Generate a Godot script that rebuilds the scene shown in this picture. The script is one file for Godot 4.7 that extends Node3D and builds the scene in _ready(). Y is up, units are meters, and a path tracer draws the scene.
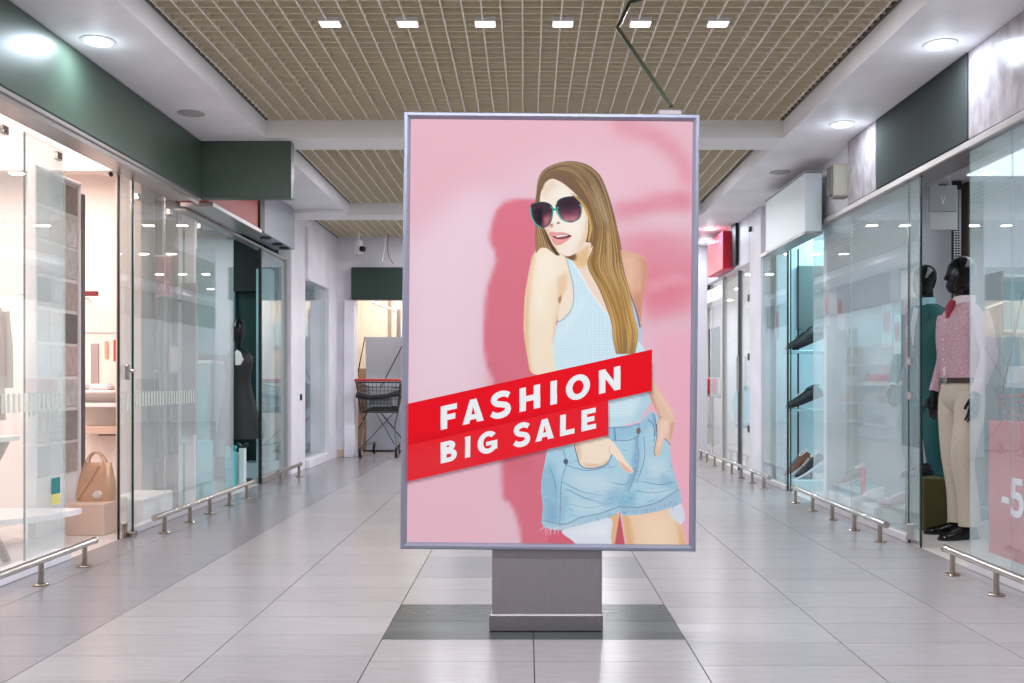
extends Node3D

const FPX := 970.0          # focal length in pixels of the 1024 x 683 frame
const EYE := 1.03           # camera height
const CEIL := 2.81          # soffit underside
const GRILLE := 2.94        # louvre grille underside
const XL := -2.64           # left glass line
const XR := 2.42            # right glass line
var M := {}
var taken := {}
var rng := RandomNumberGenerator.new()

# ------------------------------------------------------------------ set-up: camera, environment, corridor lamps
func _ready():
	rng.seed = 7
	var cam := Camera3D.new()
	cam.name = "camera"
	cam.projection = Camera3D.PROJECTION_FRUSTUM
	cam.near = 0.05
	cam.far = 80.0
	cam.size = 0.05 * 683.0 / FPX
	cam.frustum_offset = Vector2(-15.0, 38.5) * 0.05 / FPX
	cam.position = Vector3(0, EYE, 0)
	add_child(cam)
	cam.current = true
	var we := WorldEnvironment.new()
	we.name = "environment"
	var env := Environment.new()
	env.background_mode = Environment.BG_COLOR
	env.background_color = Color(0.02, 0.02, 0.025)
	env.tonemap_mode = Environment.TONE_MAPPER_LINEAR
	env.tonemap_exposure = 1.0
	env.sdfgi_enabled = true
	env.ssao_enabled = true
	env.ssil_enabled = true
	we.environment = env
	add_child(we)
	materials()
	lamps()
	setting()
	floor_tiles()
	grilles()
	fascias()
	shopfront_left()
	shopfront_right()
	rails()
	light_box()
	shop_one()
	shop_two()
	shop_suits()
	shop_shoes()
	far_end()
	arcade_beyond()

# energies (one place)
const E_LED := 1.45
const E_DOWN := 0.7
const E_SPILL := 0.022
const LED_COL := Color(0.97, 0.975, 1.0)
const DOWN_COL := Color(0.88, 0.95, 1.0)

func lamps():
	for d in [0.55, 2.85, 5.18, 8.9, 11.9]:
		for i in 6:
			led_panel(Vector3(-1.052 + 0.4145 * i, GRILLE - 0.008, -d), d)
	for d in [14.6, 17.4, 20.2, 23.0]:
		for i in 4:
			led_panel(Vector3(0.07 + 0.4145 * i, GRILLE - 0.008, -d), d)
	for d in [1.8, 3.45, 5.09]:
		downlight(Vector3(-2.25, CEIL, -d), true, "left")
	downlight(Vector3(-2.24, CEIL, -6.47), false, "left")
	for d in [1.85, 3.5, 5.14, 6.74]:
		downlight(Vector3(2.19, CEIL, -d), true, "right")
	downlight(Vector3(2.165, CEIL, -8.3), false, "right")
	for p in [[2.15, 11.4], [2.28, 12.4]]:
		downlight(Vector3(p[0], CEIL, -p[1]), true, "far")
	room_light("shop_one_lamp", Vector3(-3.85, 2.61, -5.6), Vector2(1.5, 3.4), Color(1.0, 0.91, 0.87), 9.5)
	room_light("shop_two_lamp", Vector3(-4.1, 2.61, -8.9), Vector2(0.8, 1.2), Color(0.8, 1.0, 1.0), 1.6)
	room_light("suit_shop_lamp", Vector3(3.9, 2.61, -6.2), Vector2(1.0, 2.6), Color(0.9, 0.97, 1.0), 1.25)
	room_light("shoe_shop_lamp", Vector3(3.3, 2.61, -9.1), Vector2(0.8, 1.0), Color(0.78, 0.97, 1.0), 4.0)
	room_light("side_shop_lamp", Vector3(3.6, 2.61, -11.9), Vector2(1.0, 1.6), Color(0.95, 0.98, 1.0), 3.5)
	room_light("arcade_shop_lamp", Vector3(-2.0, 2.61, -19.5), Vector2(0.8, 7.0), Color(0.72, 0.98, 1.0), 7.0)
	room_light("arcade_right_lamp", Vector3(3.3, 2.61, -18.5), Vector2(0.8, 7.0), Color(1.0, 0.98, 0.96), 8.0)
	room_light("cart_room_lamp", Vector3(-1.9, 2.61, -14.4), Vector2(1.2, 1.0), Color(1.0, 0.95, 0.9), 3.0)

func area(parent, where, size, col, energy, facing = Vector3.DOWN):
	var l := AreaLight3D.new()
	l.name = "glow"
	l.area_size = size
	l.light_color = col
	l.light_energy = energy
	l.shadow_enabled = true
	l.area_range = 30.0
	l.area_attenuation = 2.0
	parent.add_child(l, true)
	l.position = where
	if facing == Vector3.DOWN:
		l.rotation = Vector3(-PI / 2, 0, 0)
	return l

func led_panel(p, d):
	var spot = "in the louvre ceiling above the advertising light box"
	if d < 5.0:
		spot = "in the louvre ceiling over the open foreground"
	elif d > 13.0:
		spot = "in the louvre ceiling of the arcade past the end wall"
	elif d > 10.0:
		spot = "added unseen in the louvre ceiling to brighten the end wall"  # hidden row, added to lift the brightness of the far end
	elif d > 6.0:
		spot = "in the louvre ceiling between the two white beams"
	var t = thing("led_lamp", "small rectangular led lamp " + spot, "lamp", p, "led lamps " + spot)
	var st = mb()
	bbox(st, Vector3(0, 0.012, 0), Vector3(0.114, 0.026, 0.084), 0.003)
	obj("lamp_frame", st, M.white, t)
	st = mb()
	bbox(st, Vector3(0, -0.002, 0), Vector3(0.105, 0.008, 0.075), 0.002)
	obj("diffuser", st, M.glow_led, t)
	area(t, Vector3(0, -0.0085, 0), Vector2(0.105, 0.075), LED_COL, E_LED)

func downlight(p, lit, side):
	var lab = "round recessed downlight glowing in the %s white soffit" % side
	if side == "far":
		lab = "round recessed downlight glowing in the soffit past the red box sign"
	if not lit:
		lab = "round unlit ceiling disc in the %s white soffit" % side
	var t = thing("downlight", lab, "lamp", p, "downlights in the %s soffit" % side if lit else "")
	var st = mb()
	lathe(st, [[0.0, 0.0], [0.088, 0.0], [0.088, -0.004], [0.070, -0.008], [0.0, -0.008]], 28)
	obj("rim", st, M.white if lit else M.disc_grey, t)
	if lit:
		st = mb()
		lathe(st, [[0.0, -0.0075], [0.069, -0.0075], [0.066, -0.011], [0.0, -0.0115]], 28)
		obj("lens", st, M.glow_down, t)
		area(t, Vector3(0, -0.0125, 0), Vector2(0.118, 0.118), DOWN_COL, E_DOWN)
		var o := OmniLight3D.new()
		o.name = "spill"
		o.light_color = DOWN_COL
		o.light_energy = E_SPILL
		o.light_size = 0.05
		o.omni_range = 30.0
		o.omni_attenuation = 2.0
		o.shadow_enabled = true
		t.add_child(o, true)
		o.position = Vector3(0, -0.075, 0)

func room_light(called, p, size, col, energy):
	var words = {"shop_one_lamp": "wide ceiling light panel inside the bright white shop", "shop_two_lamp": "ceiling light panel inside the dark teal shop", "suit_shop_lamp": "long ceiling light panel above the suited mannequins", "shoe_shop_lamp": "ceiling light panel above the shoe shelves", "side_shop_lamp": "ceiling light panel behind the far glass door on the right", "arcade_shop_lamp": "long ceiling light panel in the turquoise shop past the end wall", "arcade_right_lamp": "long ceiling light panel in the white shop past the end wall", "cart_room_lamp": "ceiling light panel in the room behind the shopping cart"}
	var t = thing(called, words[called], "lamp", p)
	var st = mb()
	bbox(st, Vector3(0, 0.03, 0), Vector3(size.x + 0.06, 0.05, size.y + 0.06), 0.006)
	obj("lamp_frame", st, M.white, t)
	st = mb()
	bbox(st, Vector3(0, 0.002, 0), Vector3(size.x, 0.01, size.y), 0.002)
	var k := StandardMaterial3D.new()
	k.albedo_color = Color(0.9, 0.9, 0.9)
	k.emission_enabled = true
	k.emission = col
	k.emission_energy_multiplier = 1.3
	obj("diffuser", st, k, t)
	area(t, Vector3(0, -0.006, 0), size, col, energy)

# ------------------------------------------------------------------ helpers
func V(x, y, d) -> Vector3:
	return Vector3(x, y, -d)

func numbered(called: String) -> String:
	var n = taken.get(called, 0)
	taken[called] = n + 1
	return called if n == 0 else "%s_%03d" % [called, n]

func thing(called, label, category, at = Vector3.ZERO, group = "") -> Node3D:
	var o := Node3D.new()
	o.name = numbered(called)
	add_child(o)
	o.position = at
	tag(o, label, category, group)
	return o

func tag(o, label, category, group = ""):
	o.set_meta("label", label)
	o.set_meta("category", category)
	if group != "":
		o.set_meta("group", group)

func mb() -> SurfaceTool:
	var st := SurfaceTool.new()
	st.begin(Mesh.PRIMITIVE_TRIANGLES)
	st.set_smooth_group(-1)
	return st

func obj(called, st, m, parent = null):
	var o := MeshInstance3D.new()
	st.generate_normals()
	o.mesh = st.commit()
	o.material_override = m
	o.name = called if parent else numbered(called)
	(parent if parent else self).add_child(o, true)
	return o

func mesh_obj(called, mesh, m, parent, at = Vector3.ZERO):
	var o := MeshInstance3D.new()
	o.mesh = mesh
	o.material_override = m
	o.name = called
	parent.add_child(o, true)
	o.position = at
	return o

func struct(called, label, st, m):
	var o = obj(called, st, m)
	o.set_meta("kind", "structure")
	o.set_meta("label", label)
	return o

func struct_node(called, label) -> Node3D:
	var o := Node3D.new()
	o.name = numbered(called)
	add_child(o)
	o.set_meta("kind", "structure")
	o.set_meta("label", label)
	return o

# corners given counter-clockwise as seen from outside
func quad(st, a, b, c, d):
	for p in [a, c, b, a, d, c]:
		st.add_vertex(p)

func tri(st, a, b, c):
	for p in [a, c, b]:
		st.add_vertex(p)

func box(st, c, s, bs = Basis.IDENTITY):
	var h = s / 2.0
	var p = []
	for k in 8:
		p.append(c + bs * Vector3(h.x if k & 1 else -h.x, h.y if k & 2 else -h.y, h.z if k & 4 else -h.z))
	quad(st, p[4], p[5], p[7], p[6])
	quad(st, p[1], p[0], p[2], p[3])
	quad(st, p[5], p[1], p[3], p[7])
	quad(st, p[0], p[4], p[6], p[2])
	quad(st, p[6], p[7], p[3], p[2])
	quad(st, p[0], p[1], p[5], p[4])

# box with chamfered edges
func bbox(st, c, s, ch, bs = Basis.IDENTITY):
	var h = s / 2.0
	ch = minf(ch, minf(h.x, minf(h.y, h.z)) * 0.9)
	var f = func(ax, sg, u, v):   # a point on face ax
		var q = Vector3.ZERO
		q[ax] = h[ax] * sg
		q[(ax + 1) % 3] = (h[(ax + 1) % 3] - ch) * u
		q[(ax + 2) % 3] = (h[(ax + 2) % 3] - ch) * v
		return c + bs * q
	for ax in 3:
		quad(st, f.call(ax, 1, -1, -1), f.call(ax, 1, 1, -1), f.call(ax, 1, 1, 1), f.call(ax, 1, -1, 1))
		quad(st, f.call(ax, -1, -1, -1), f.call(ax, -1, -1, 1), f.call(ax, -1, 1, 1), f.call(ax, -1, 1, -1))
	for ax in 3:                  # the chamfer strip along axis w between faces ax and ax+1
		var bx = (ax + 1) % 3
		for sa in [-1, 1]:
			for sb in [-1, 1]:
				var a0 = f.call(ax, sa, sb, -1)
				var a1 = f.call(ax, sa, sb, 1)
				var b0 = f.call(bx, sb, -1, sa)
				var b1 = f.call(bx, sb, 1, sa)
				if sa * sb > 0:
					quad(st, a0, b0, b1, a1)
				else:
					quad(st, b0, a0, a1, b1)
	for sx in [-1, 1]:
		for sy in [-1, 1]:
			for sz in [-1, 1]:
				var x = f.call(0, sx, sy, sz)
				var y = f.call(1, sy, sz, sx)
				var z = f.call(2, sz, sx, sy)
				if sx * sy * sz > 0:
					tri(st, x, y, z)
				else:
					tri(st, x, z, y)

# box between two corners given as (x, y, depth)
func span(st, x0, x1, y0, y1, d0, d1, ch = 0.0):
	var c = Vector3((x0 + x1) / 2.0, (y0 + y1) / 2.0, -(d0 + d1) / 2.0)
	var s = Vector3(absf(x1 - x0), absf(y1 - y0), absf(d1 - d0))
	if ch > 0.0:
		bbox(st, c, s, ch)
	else:
		box(st, c, s)

func rings_mesh(st, rings, close_ends = true, smooth = true):
	st.set_smooth_group(0 if smooth else -1)
	for i in rings.size() - 1:
		var a = rings[i]
		var b = rings[i + 1]
		var n = a.size()
		for j in n:
			var k = (j + 1) % n
			quad(st, a[j], a[k], b[k], b[j])
	st.set_smooth_group(-1)
	if close_ends:
		for e in [0, rings.size() - 1]:
			var r = rings[e]
			var mid = Vector3.ZERO
			for q in r:
				mid += q
			mid /= r.size()
			for j in r.size():
				var k = (j + 1) % r.size()
				if e == 0:
					tri(st, mid, r[k], r[j])
				else:
					tri(st, mid, r[j], r[k])

# horizontal elliptical rings: [y, cx, cz, rx, rz] (optional power)
func loft(st, rows, seg = 20, caps = true, origin = Vector3.ZERO):
	var rings = []
	for r in rows:
		var ring = []
		var pw = r[5] if r.size() > 5 else 1.0
		for j in seg:
			var a = -TAU * j / seg
			var ca = cos(a)
			var sa = sin(a)
			ring.append(origin + Vector3(r[1] + r[3] * signf(ca) * pow(absf(ca), pw), r[0], r[2] + r[4] * signf(sa) * pow(absf(sa), pw)))
		rings.append(ring)
	rings_mesh(st, rings, caps)

func lathe(st, prof, seg = 20, origin = Vector3.ZERO):
	# prof: [r, y] from top axis out and down to bottom axis
	var rings = []
	for q in prof:
		var ring = []
		for j in seg:
			var a = -TAU * j / seg
			ring.append(origin + Vector3(maxf(q[0], 0.0005) * cos(a), q[1], maxf(q[0], 0.0005) * sin(a)))
		rings.append(ring)
	rings.reverse()
	rings_mesh(st, rings, true, false)

func tube(st, pts, radii, seg = 12, flat = Vector2(1, 1), caps = true):
	var rings = []
	var up = Vector3.UP
	for i in pts.size():
		var t = (pts[mini(i + 1, pts.size() - 1)] - pts[maxi(i - 1, 0)]).normalized()
		if i == 0:
			up = Vector3.RIGHT if absf(t.y) > 0.9 else Vector3.UP
		var x = up.cross(t).normalized()
		up = t.cross(x).normalized()
		var r = radii[i] if radii is Array else radii
		var ring = []
		for j in seg:
			var a = TAU * j / seg
			ring.append(pts[i] + x * cos(a) * r * flat.x + up * sin(a) * r * flat.y)
		rings.append(ring)
	rings_mesh(st, rings, caps)

func bar(st, a, b, w, h, up = Vector3.UP):
	var t = (b - a).normalized()
	if absf(t.dot(up)) > 0.95:
		up = Vector3.BACK
	var x = up.cross(t).normalized()
	box(st, (a + b) / 2.0, Vector3(w, h, a.distance_to(b)), Basis(x, t.cross(x).normalized(), t))

func curve(pts, n = 8):
	var out = []
	for i in pts.size() - 1:
		var p0 = pts[maxi(i - 1, 0)]
		var p3 = pts[mini(i + 2, pts.size() - 1)]
		for k in n:
			var t = float(k) / n
			out.append(pts[i].cubic_interpolate(pts[i + 1], p0, p3, t))
	out.append(pts[-1])
	return out

func noise_tex(seed_, freq, lo: Color, hi: Color, size = 256, octaves = 4):
	var nz := FastNoiseLite.new()
	nz.seed = seed_
	nz.frequency = freq
	nz.fractal_octaves = octaves
	nz.noise_type = FastNoiseLite.TYPE_SIMPLEX_SMOOTH
	var g := Gradient.new()
	g.set_color(0, lo)
	g.set_color(1, hi)
	var t := NoiseTexture2D.new()
	t.width = size
	t.height = size
	t.seamless = true
	t.noise = nz
	t.color_ramp = g
	return t

func mat(col: Color, rough = 0.6, metal = 0.0, tex = null, scale = Vector3.ONE):
	var m := StandardMaterial3D.new()
	m.albedo_color = col
	m.roughness = rough
	m.metallic = metal
	if tex:
		m.albedo_texture = tex
		m.uv1_triplanar = true
		m.uv1_world_triplanar = true
		m.uv1_scale = scale
	return m

func glass(col: Color):
	var m := StandardMaterial3D.new()
	m.transparency = BaseMaterial3D.TRANSPARENCY_ALPHA
	m.albedo_color = col
	m.roughness = 0.0
	m.metallic = 0.16
	m.metallic_specular = 0.5
	return m

func rgb(r, g, b) -> Color:
	return Color(r / 255.0, g / 255.0, b / 255.0)

func materials():
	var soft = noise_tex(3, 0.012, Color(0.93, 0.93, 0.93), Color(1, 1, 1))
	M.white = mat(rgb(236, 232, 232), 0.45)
	M.soffit = mat(rgb(252, 249, 252), 0.5, 0.0, soft, Vector3(0.35, 0.35, 0.35))  # slight noise paints in the blotchy reflections of the soffit
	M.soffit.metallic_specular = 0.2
	M.wallwhite = mat(rgb(232, 229, 236), 0.5, 0.0, soft, Vector3(0.5, 0.5, 0.5))
	M.beam = mat(rgb(240, 236, 234), 0.5)
	M.drop = mat(rgb(196, 192, 196), 0.5)
	M.grille_bar = mat(rgb(238, 230, 214), 0.4)
	M.grille_slat = mat(rgb(230, 217, 190), 0.5)
	M.slab = mat(rgb(170, 156, 128), 0.9, 0.0, soft, Vector3.ONE)
	M.green = mat(rgb(74, 90, 78), 0.38, 0.0, noise_tex(5, 0.02, Color(0.92, 0.92, 0.92), Color.WHITE), Vector3(0.6, 0.6, 0.6))
	M.green_dark = mat(rgb(38, 56, 46), 0.5)
	M.greymetal = mat(rgb(66, 70, 69), 0.9)
	M.greymetal.metallic_specular = 0.25
	M.marble = mat(rgb(180, 174, 178), 0.2, 0.0, noise_tex(8, 0.03, rgb(200, 190, 190), rgb(252, 250, 250), 512, 6), Vector3(0.7, 0.35, 0.7))
	M.alu = mat(rgb(176, 170, 168), 0.35, 0.7)
	M.steel = mat(rgb(200, 196, 190), 0.16, 1.0)
	M.steel_post = mat(rgb(172, 162, 150), 0.24, 1.0)
	M.dark = mat(rgb(22, 24, 26), 0.35)
	M.black = mat(rgb(10, 10, 12), 0.5)
	M.gloss_black = mat(rgb(6, 6, 8), 0.06)
	M.disc_grey = mat(rgb(176, 172, 170), 0.5)
	M.beigebox = mat(rgb(150, 142, 130), 0.5)
	M.pane = glass(Color(0.90, 0.95, 0.95, 0.01))
	M.pane_blue = glass(Color(0.82, 0.93, 0.95, 0.012))
	M.edge = mat(rgb(24, 44, 40), 0.2)
	M.edge_pale = mat(rgb(128, 150, 146), 0.2)
	M.grout = mat(rgb(62, 58, 58), 0.8)
	var streak = noise_tex(11, 0.03, Color(0.94, 0.94, 0.94), Color.WHITE, 512, 5)
	M.tile = []
	for c in [rgb(156, 151, 152), rgb(154, 149, 150), rgb(158, 153, 154)]:
		M.tile.append(mat(c, 0.22, 0.0, streak, Vector3(0.22, 1, 2.6)))
	for m in M.tile:
		m.metallic_specular = 0.34
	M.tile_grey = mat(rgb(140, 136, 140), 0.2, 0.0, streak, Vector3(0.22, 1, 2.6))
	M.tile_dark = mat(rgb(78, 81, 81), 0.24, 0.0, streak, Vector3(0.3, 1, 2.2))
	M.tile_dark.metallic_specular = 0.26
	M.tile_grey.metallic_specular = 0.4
	M.glow_led = glow(Color(1, 0.98, 1.0), 2.2)
	M.glow_down = glow(Color(0.92, 0.97, 1.0), 4.0)
	M.frame = mat(rgb(150, 154, 172), 0.3, 0.55)
	M.stand = mat(rgb(150, 144, 148), 0.34, 0.5, noise_tex(13, 0.05, Color(0.965, 0.965, 0.965), Color.WHITE), Vector3(4, 0.6, 4))
	M.foot = mat(rgb(128, 124, 124), 0.4, 0.5)
	M.shopwhite = mat(rgb(240, 232, 228), 0.5)
	M.shopfloor = mat(rgb(214, 205, 200), 0.25, 0.0, soft, Vector3.ONE)
	M.wood = mat(rgb(150, 124, 100), 0.5, 0.0, noise_tex(17, 0.05, rgb(200, 180, 160), Color.WHITE), Vector3(1, 6, 1))
	M.teal = mat(rgb(18, 74, 74), 0.5)
	M.tealwall = mat(rgb(10, 50, 52), 0.5)
	M.cyan = mat(rgb(120, 196, 204), 0.35)
	M.paleblue = mat(rgb(190, 216, 224), 0.4)
	M.signwhite = mat(rgb(208, 216, 218), 0.4)
	M.red = mat(rgb(214, 40, 60), 0.4)
	M.paper = mat(rgb(232, 226, 228), 0.6)
	M.redprint = mat(rgb(200, 44, 56), 0.6)
	M.gold = mat(rgb(206, 168, 140), 0.3, 0.35)
	M.beige = mat(rgb(208, 182, 168), 0.6)
	M.curtain = mat(rgb(88, 79, 68), 0.8, 0.0, noise_tex(19, 0.05, rgb(200, 195, 190), Color.WHITE), Vector3(6, 0.5, 6))

func glow(c, e):
	var m := StandardMaterial3D.new()
	m.albedo_color = Color(0.95, 0.95, 0.95)
	m.emission_enabled = true
	m.emission = c
	m.emission_energy_multiplier = e
	return m

# ------------------------------------------------------------------ the setting
func setting():
	var st = mb()
	span(st, -5.6, 5.6, 3.30, 3.45, -3.2, 24.2)
	struct("ceiling", "beige concrete slab above the louvre ceiling", st, M.slab)
	# white soffits along both sides, with the drop face that carries the grille
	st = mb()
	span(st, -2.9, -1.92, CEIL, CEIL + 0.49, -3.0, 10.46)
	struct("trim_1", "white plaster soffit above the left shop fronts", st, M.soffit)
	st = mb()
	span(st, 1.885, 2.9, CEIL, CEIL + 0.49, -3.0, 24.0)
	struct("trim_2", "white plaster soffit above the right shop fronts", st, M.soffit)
	st = mb()
	span(st, -1.92, 1.885, CEIL, 3.3, 7.13, 7.5)
	struct("trim_3", "white plaster beam crossing the ceiling behind the advertising light box", st, M.beam)
	st = mb()
	span(st, -2.55, 1.885, CEIL, 3.3, 10.46, 10.8)
	struct("trim_4", "second white plaster beam crossing near the far end", st, M.beam)
	# end walls
	st = mb()
	span(st, -5.6, 5.6, 0.0, 3.3, -3.2, -3.0)
	struct("wall_front", "plain white wall closing the corridor behind the viewer", st, M.wallwhite)
	var back = struct_node("wall_back", "white end wall with the doorway beside the shopping cart")
	st = mb()
	span(st, -2.75, -2.37, 0.0, 3.3, 13.0, 13.12)
	obj("wall_panel", st, M.wallwhite, back)
	st = mb()
	span(st, -2.37, -1.3, 2.10, 3.3, 13.0, 13.12)
	obj("wall_panel", st, M.wallwhite, back)
	st = mb()
	span(st, -1.3, -1.1, 0.0, 3.3, 13.0, 13.12)
	obj("wall_panel", st, M.wallwhite, back)
	st = mb()
	span(st, -2.75, -2.365, 0.0, 0.1, 12.985, 13.0, 0.003)
	obj("skirting", st, M.beige, back)
	# outer shell of the shops
	st = mb()
	span(st, -5.6, -5.4, 0.0, 3.3, -3.0, 24.0)
	struct("wall_left", "white back wall of the left shops", st, M.shopwhite)
	st = mb()
	span(st, 5.4, 5.6, 0.0, 3.3, -3.0, 24.0)
	struct("wall_right", "pale back wall of the right shops", st, M.wallwhite)
	# wall strip above the left fronts beyond the second beam, the white pier and the far pane wall
	for q in [[-2.80, XL + 0.06, 0.0, CEIL, 10.62, 11.28], [-2.80, -2.545, CEIL, 3.3, 10.46, 13.0], [-2.80, -2.545, 2.20, CEIL, 11.28, 13.0], [-2.80, -2.545, 0.0, 2.20, 12.45, 13.0]]:
		st = mb()
		span(st, q[0], q[1], q[2], q[3], q[4], q[5])
		st = struct("wall_left_far", "white pier and wall left of the end doorway", st, M.wallwhite)
	# floor of the left and right shops (the corridor has its tiles)
	st = mb()
	span(st, -5.6, XL - 0.0, -0.14, 0.0, -3.2, 15.6)
	struct("floor_left_shops", "pale glossy floor inside the left shops", st, M.shopfloor)
	st = mb()
	span(st, XR, 5.6, -0.14, 0.0, -3.2, 15.6)
	struct("floor_right_shops", "pale glossy floor inside the right shops", st, M.shopfloor)

func floor_tiles():
	var fl = struct_node("floor", "pale grey polished tile floor of the shopping arcade")
	var st = mb()
	span(st, XL, XR, -0.14, -0.006, -3.2, 15.6)
	obj("grout_bed", st, M.grout, fl)
	var W = 0.6026
	var x0 = 0.026 - 5 * W
	var meshes = {}
	var key = func(w, l):
		var k = "%.3f_%.3f" % [w, l]
		if not meshes.has(k):
			var s2 = mb()
			box(s2, Vector3.ZERO, Vector3(w - 0.004, 0.012, l - 0.0025))
			s2.generate_normals()
			meshes[k] = s2.commit()
		return meshes[k]
	var far = mb()
	var near = mb()
	for c in 10:
		var a = maxf(x0 + c * W, XL)
		var b = minf(x0 + (c + 1) * W, XR)
		if b - a < 0.05:
			continue
		var off = 3.85 if c in [4, 5] else (3.92 if c < 4 else 3.80)
		for r in range(-24, 40):
			var d = off + 0.3 * r
			if d < -3.1 or d > 15.4:
				continue
			var mid = d + 0.15
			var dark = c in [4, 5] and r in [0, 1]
			var m = M.tile[rng.randi() % 3]
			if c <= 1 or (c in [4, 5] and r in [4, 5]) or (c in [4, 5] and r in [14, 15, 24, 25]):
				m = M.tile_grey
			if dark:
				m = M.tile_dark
			if mid > 3.0 and d < 12.7 and (d < 10.8 or c < 4 or c > 5):
				mesh_obj("tile", key.call(b - a, 0.3), m, fl, Vector3((a + b) / 2.0, -0.006, -mid))
			else:
				box(far if mid > 3.0 else near, Vector3((a + b) / 2.0, -0.006, -mid), Vector3(b - a - 0.003, 0.012, 0.297))
	var o = obj("far_tiles", far, M.tile[0], fl)
	o.set_meta("kind", "stuff")
	o = obj("near_tiles", near, M.tile[1], fl)
	o.set_meta("kind", "stuff")

func grilles():
	var bays = [["beige louvre ceiling grille above the advertising light box", -2.98, 7.13, -1.92, 1.885], ["beige louvre ceiling grille between the two white beams", 7.5, 10.46, -1.92, 1.885], ["beige louvre ceiling grille in front of the end wall", 10.8, 12.99, -2.54, 1.885], ["beige louvre ceiling grille of the arcade past the end wall", 13.12, 23.99, -0.5, 1.885]]
	for g in bays:
		var t = thing("ceiling_grille", g[0], "ceiling grille", V(0, GRILLE, 0))
		var n = int((g[4] - g[3]) / 0.1035)
		for i in n + 1:
			var x = g[3] + 0.03 + i * 0.1035
			if x > g[4] - 0.01:
				break
			var st = mb()
			var d = g[1]
			var px = x
			while d < g[2] - 0.01:
				var e = minf(d + 1.2, g[2])
				var nx = x + rng.randf_range(-0.006, 0.006)
				var A = Vector3(px, 0.012, -d)
				var B = Vector3(nx, 0.012, -e)
				bar(st, A, B, 0.008, 0.03)
				px = nx
				d = e
			obj("bar", st, M.grille_bar, t)
		var s = mb()
		var d2 = g[1] + 0.02
		var lip = mb()
		while d2 < g[2]:
			box(s, Vector3((g[3] + g[4]) / 2.0, 0.028, -d2), Vector3(g[4] - g[3] - 0.02, 0.05, 0.003))
			box(lip, Vector3((g[3] + g[4]) / 2.0, 0.001, -d2), Vector3(g[4] - g[3] - 0.02, 0.004, 0.006))
			d2 += 0.0862
		obj("slat_edges", lip, M.grille_slat, t).set_meta("kind", "stuff")
		var o = obj("louvre_slats", s, M.grille_slat, t)
		o.set_meta("kind", "stuff")
		# perimeter angle
		for q in [g[3] + 0.008, g[4] - 0.008]:
			var s3 = mb()
			span(s3, q - 0.008, q + 0.008, -0.002, 0.05, g[1], g[2])
			obj("edge_angle", s3, mat(rgb(92, 86, 74), 0.6), t)

func panel(called, label, cat, x0, x1, y0, y1, d0, d1, m, ch = 0.006, group = ""):
	var st = mb()
	var c = Vector3((x0 + x1) / 2.0, y0, -(d0 + d1) / 2.0)
	bbox(st, Vector3(0, (y1 - y0) / 2.0, 0), Vector3(absf(x1 - x0), y1 - y0, absf(d1 - d0)), ch)
	var o = obj(called, st, m)
	o.position = c
	tag(o, label, cat, group)
	return o

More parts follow.
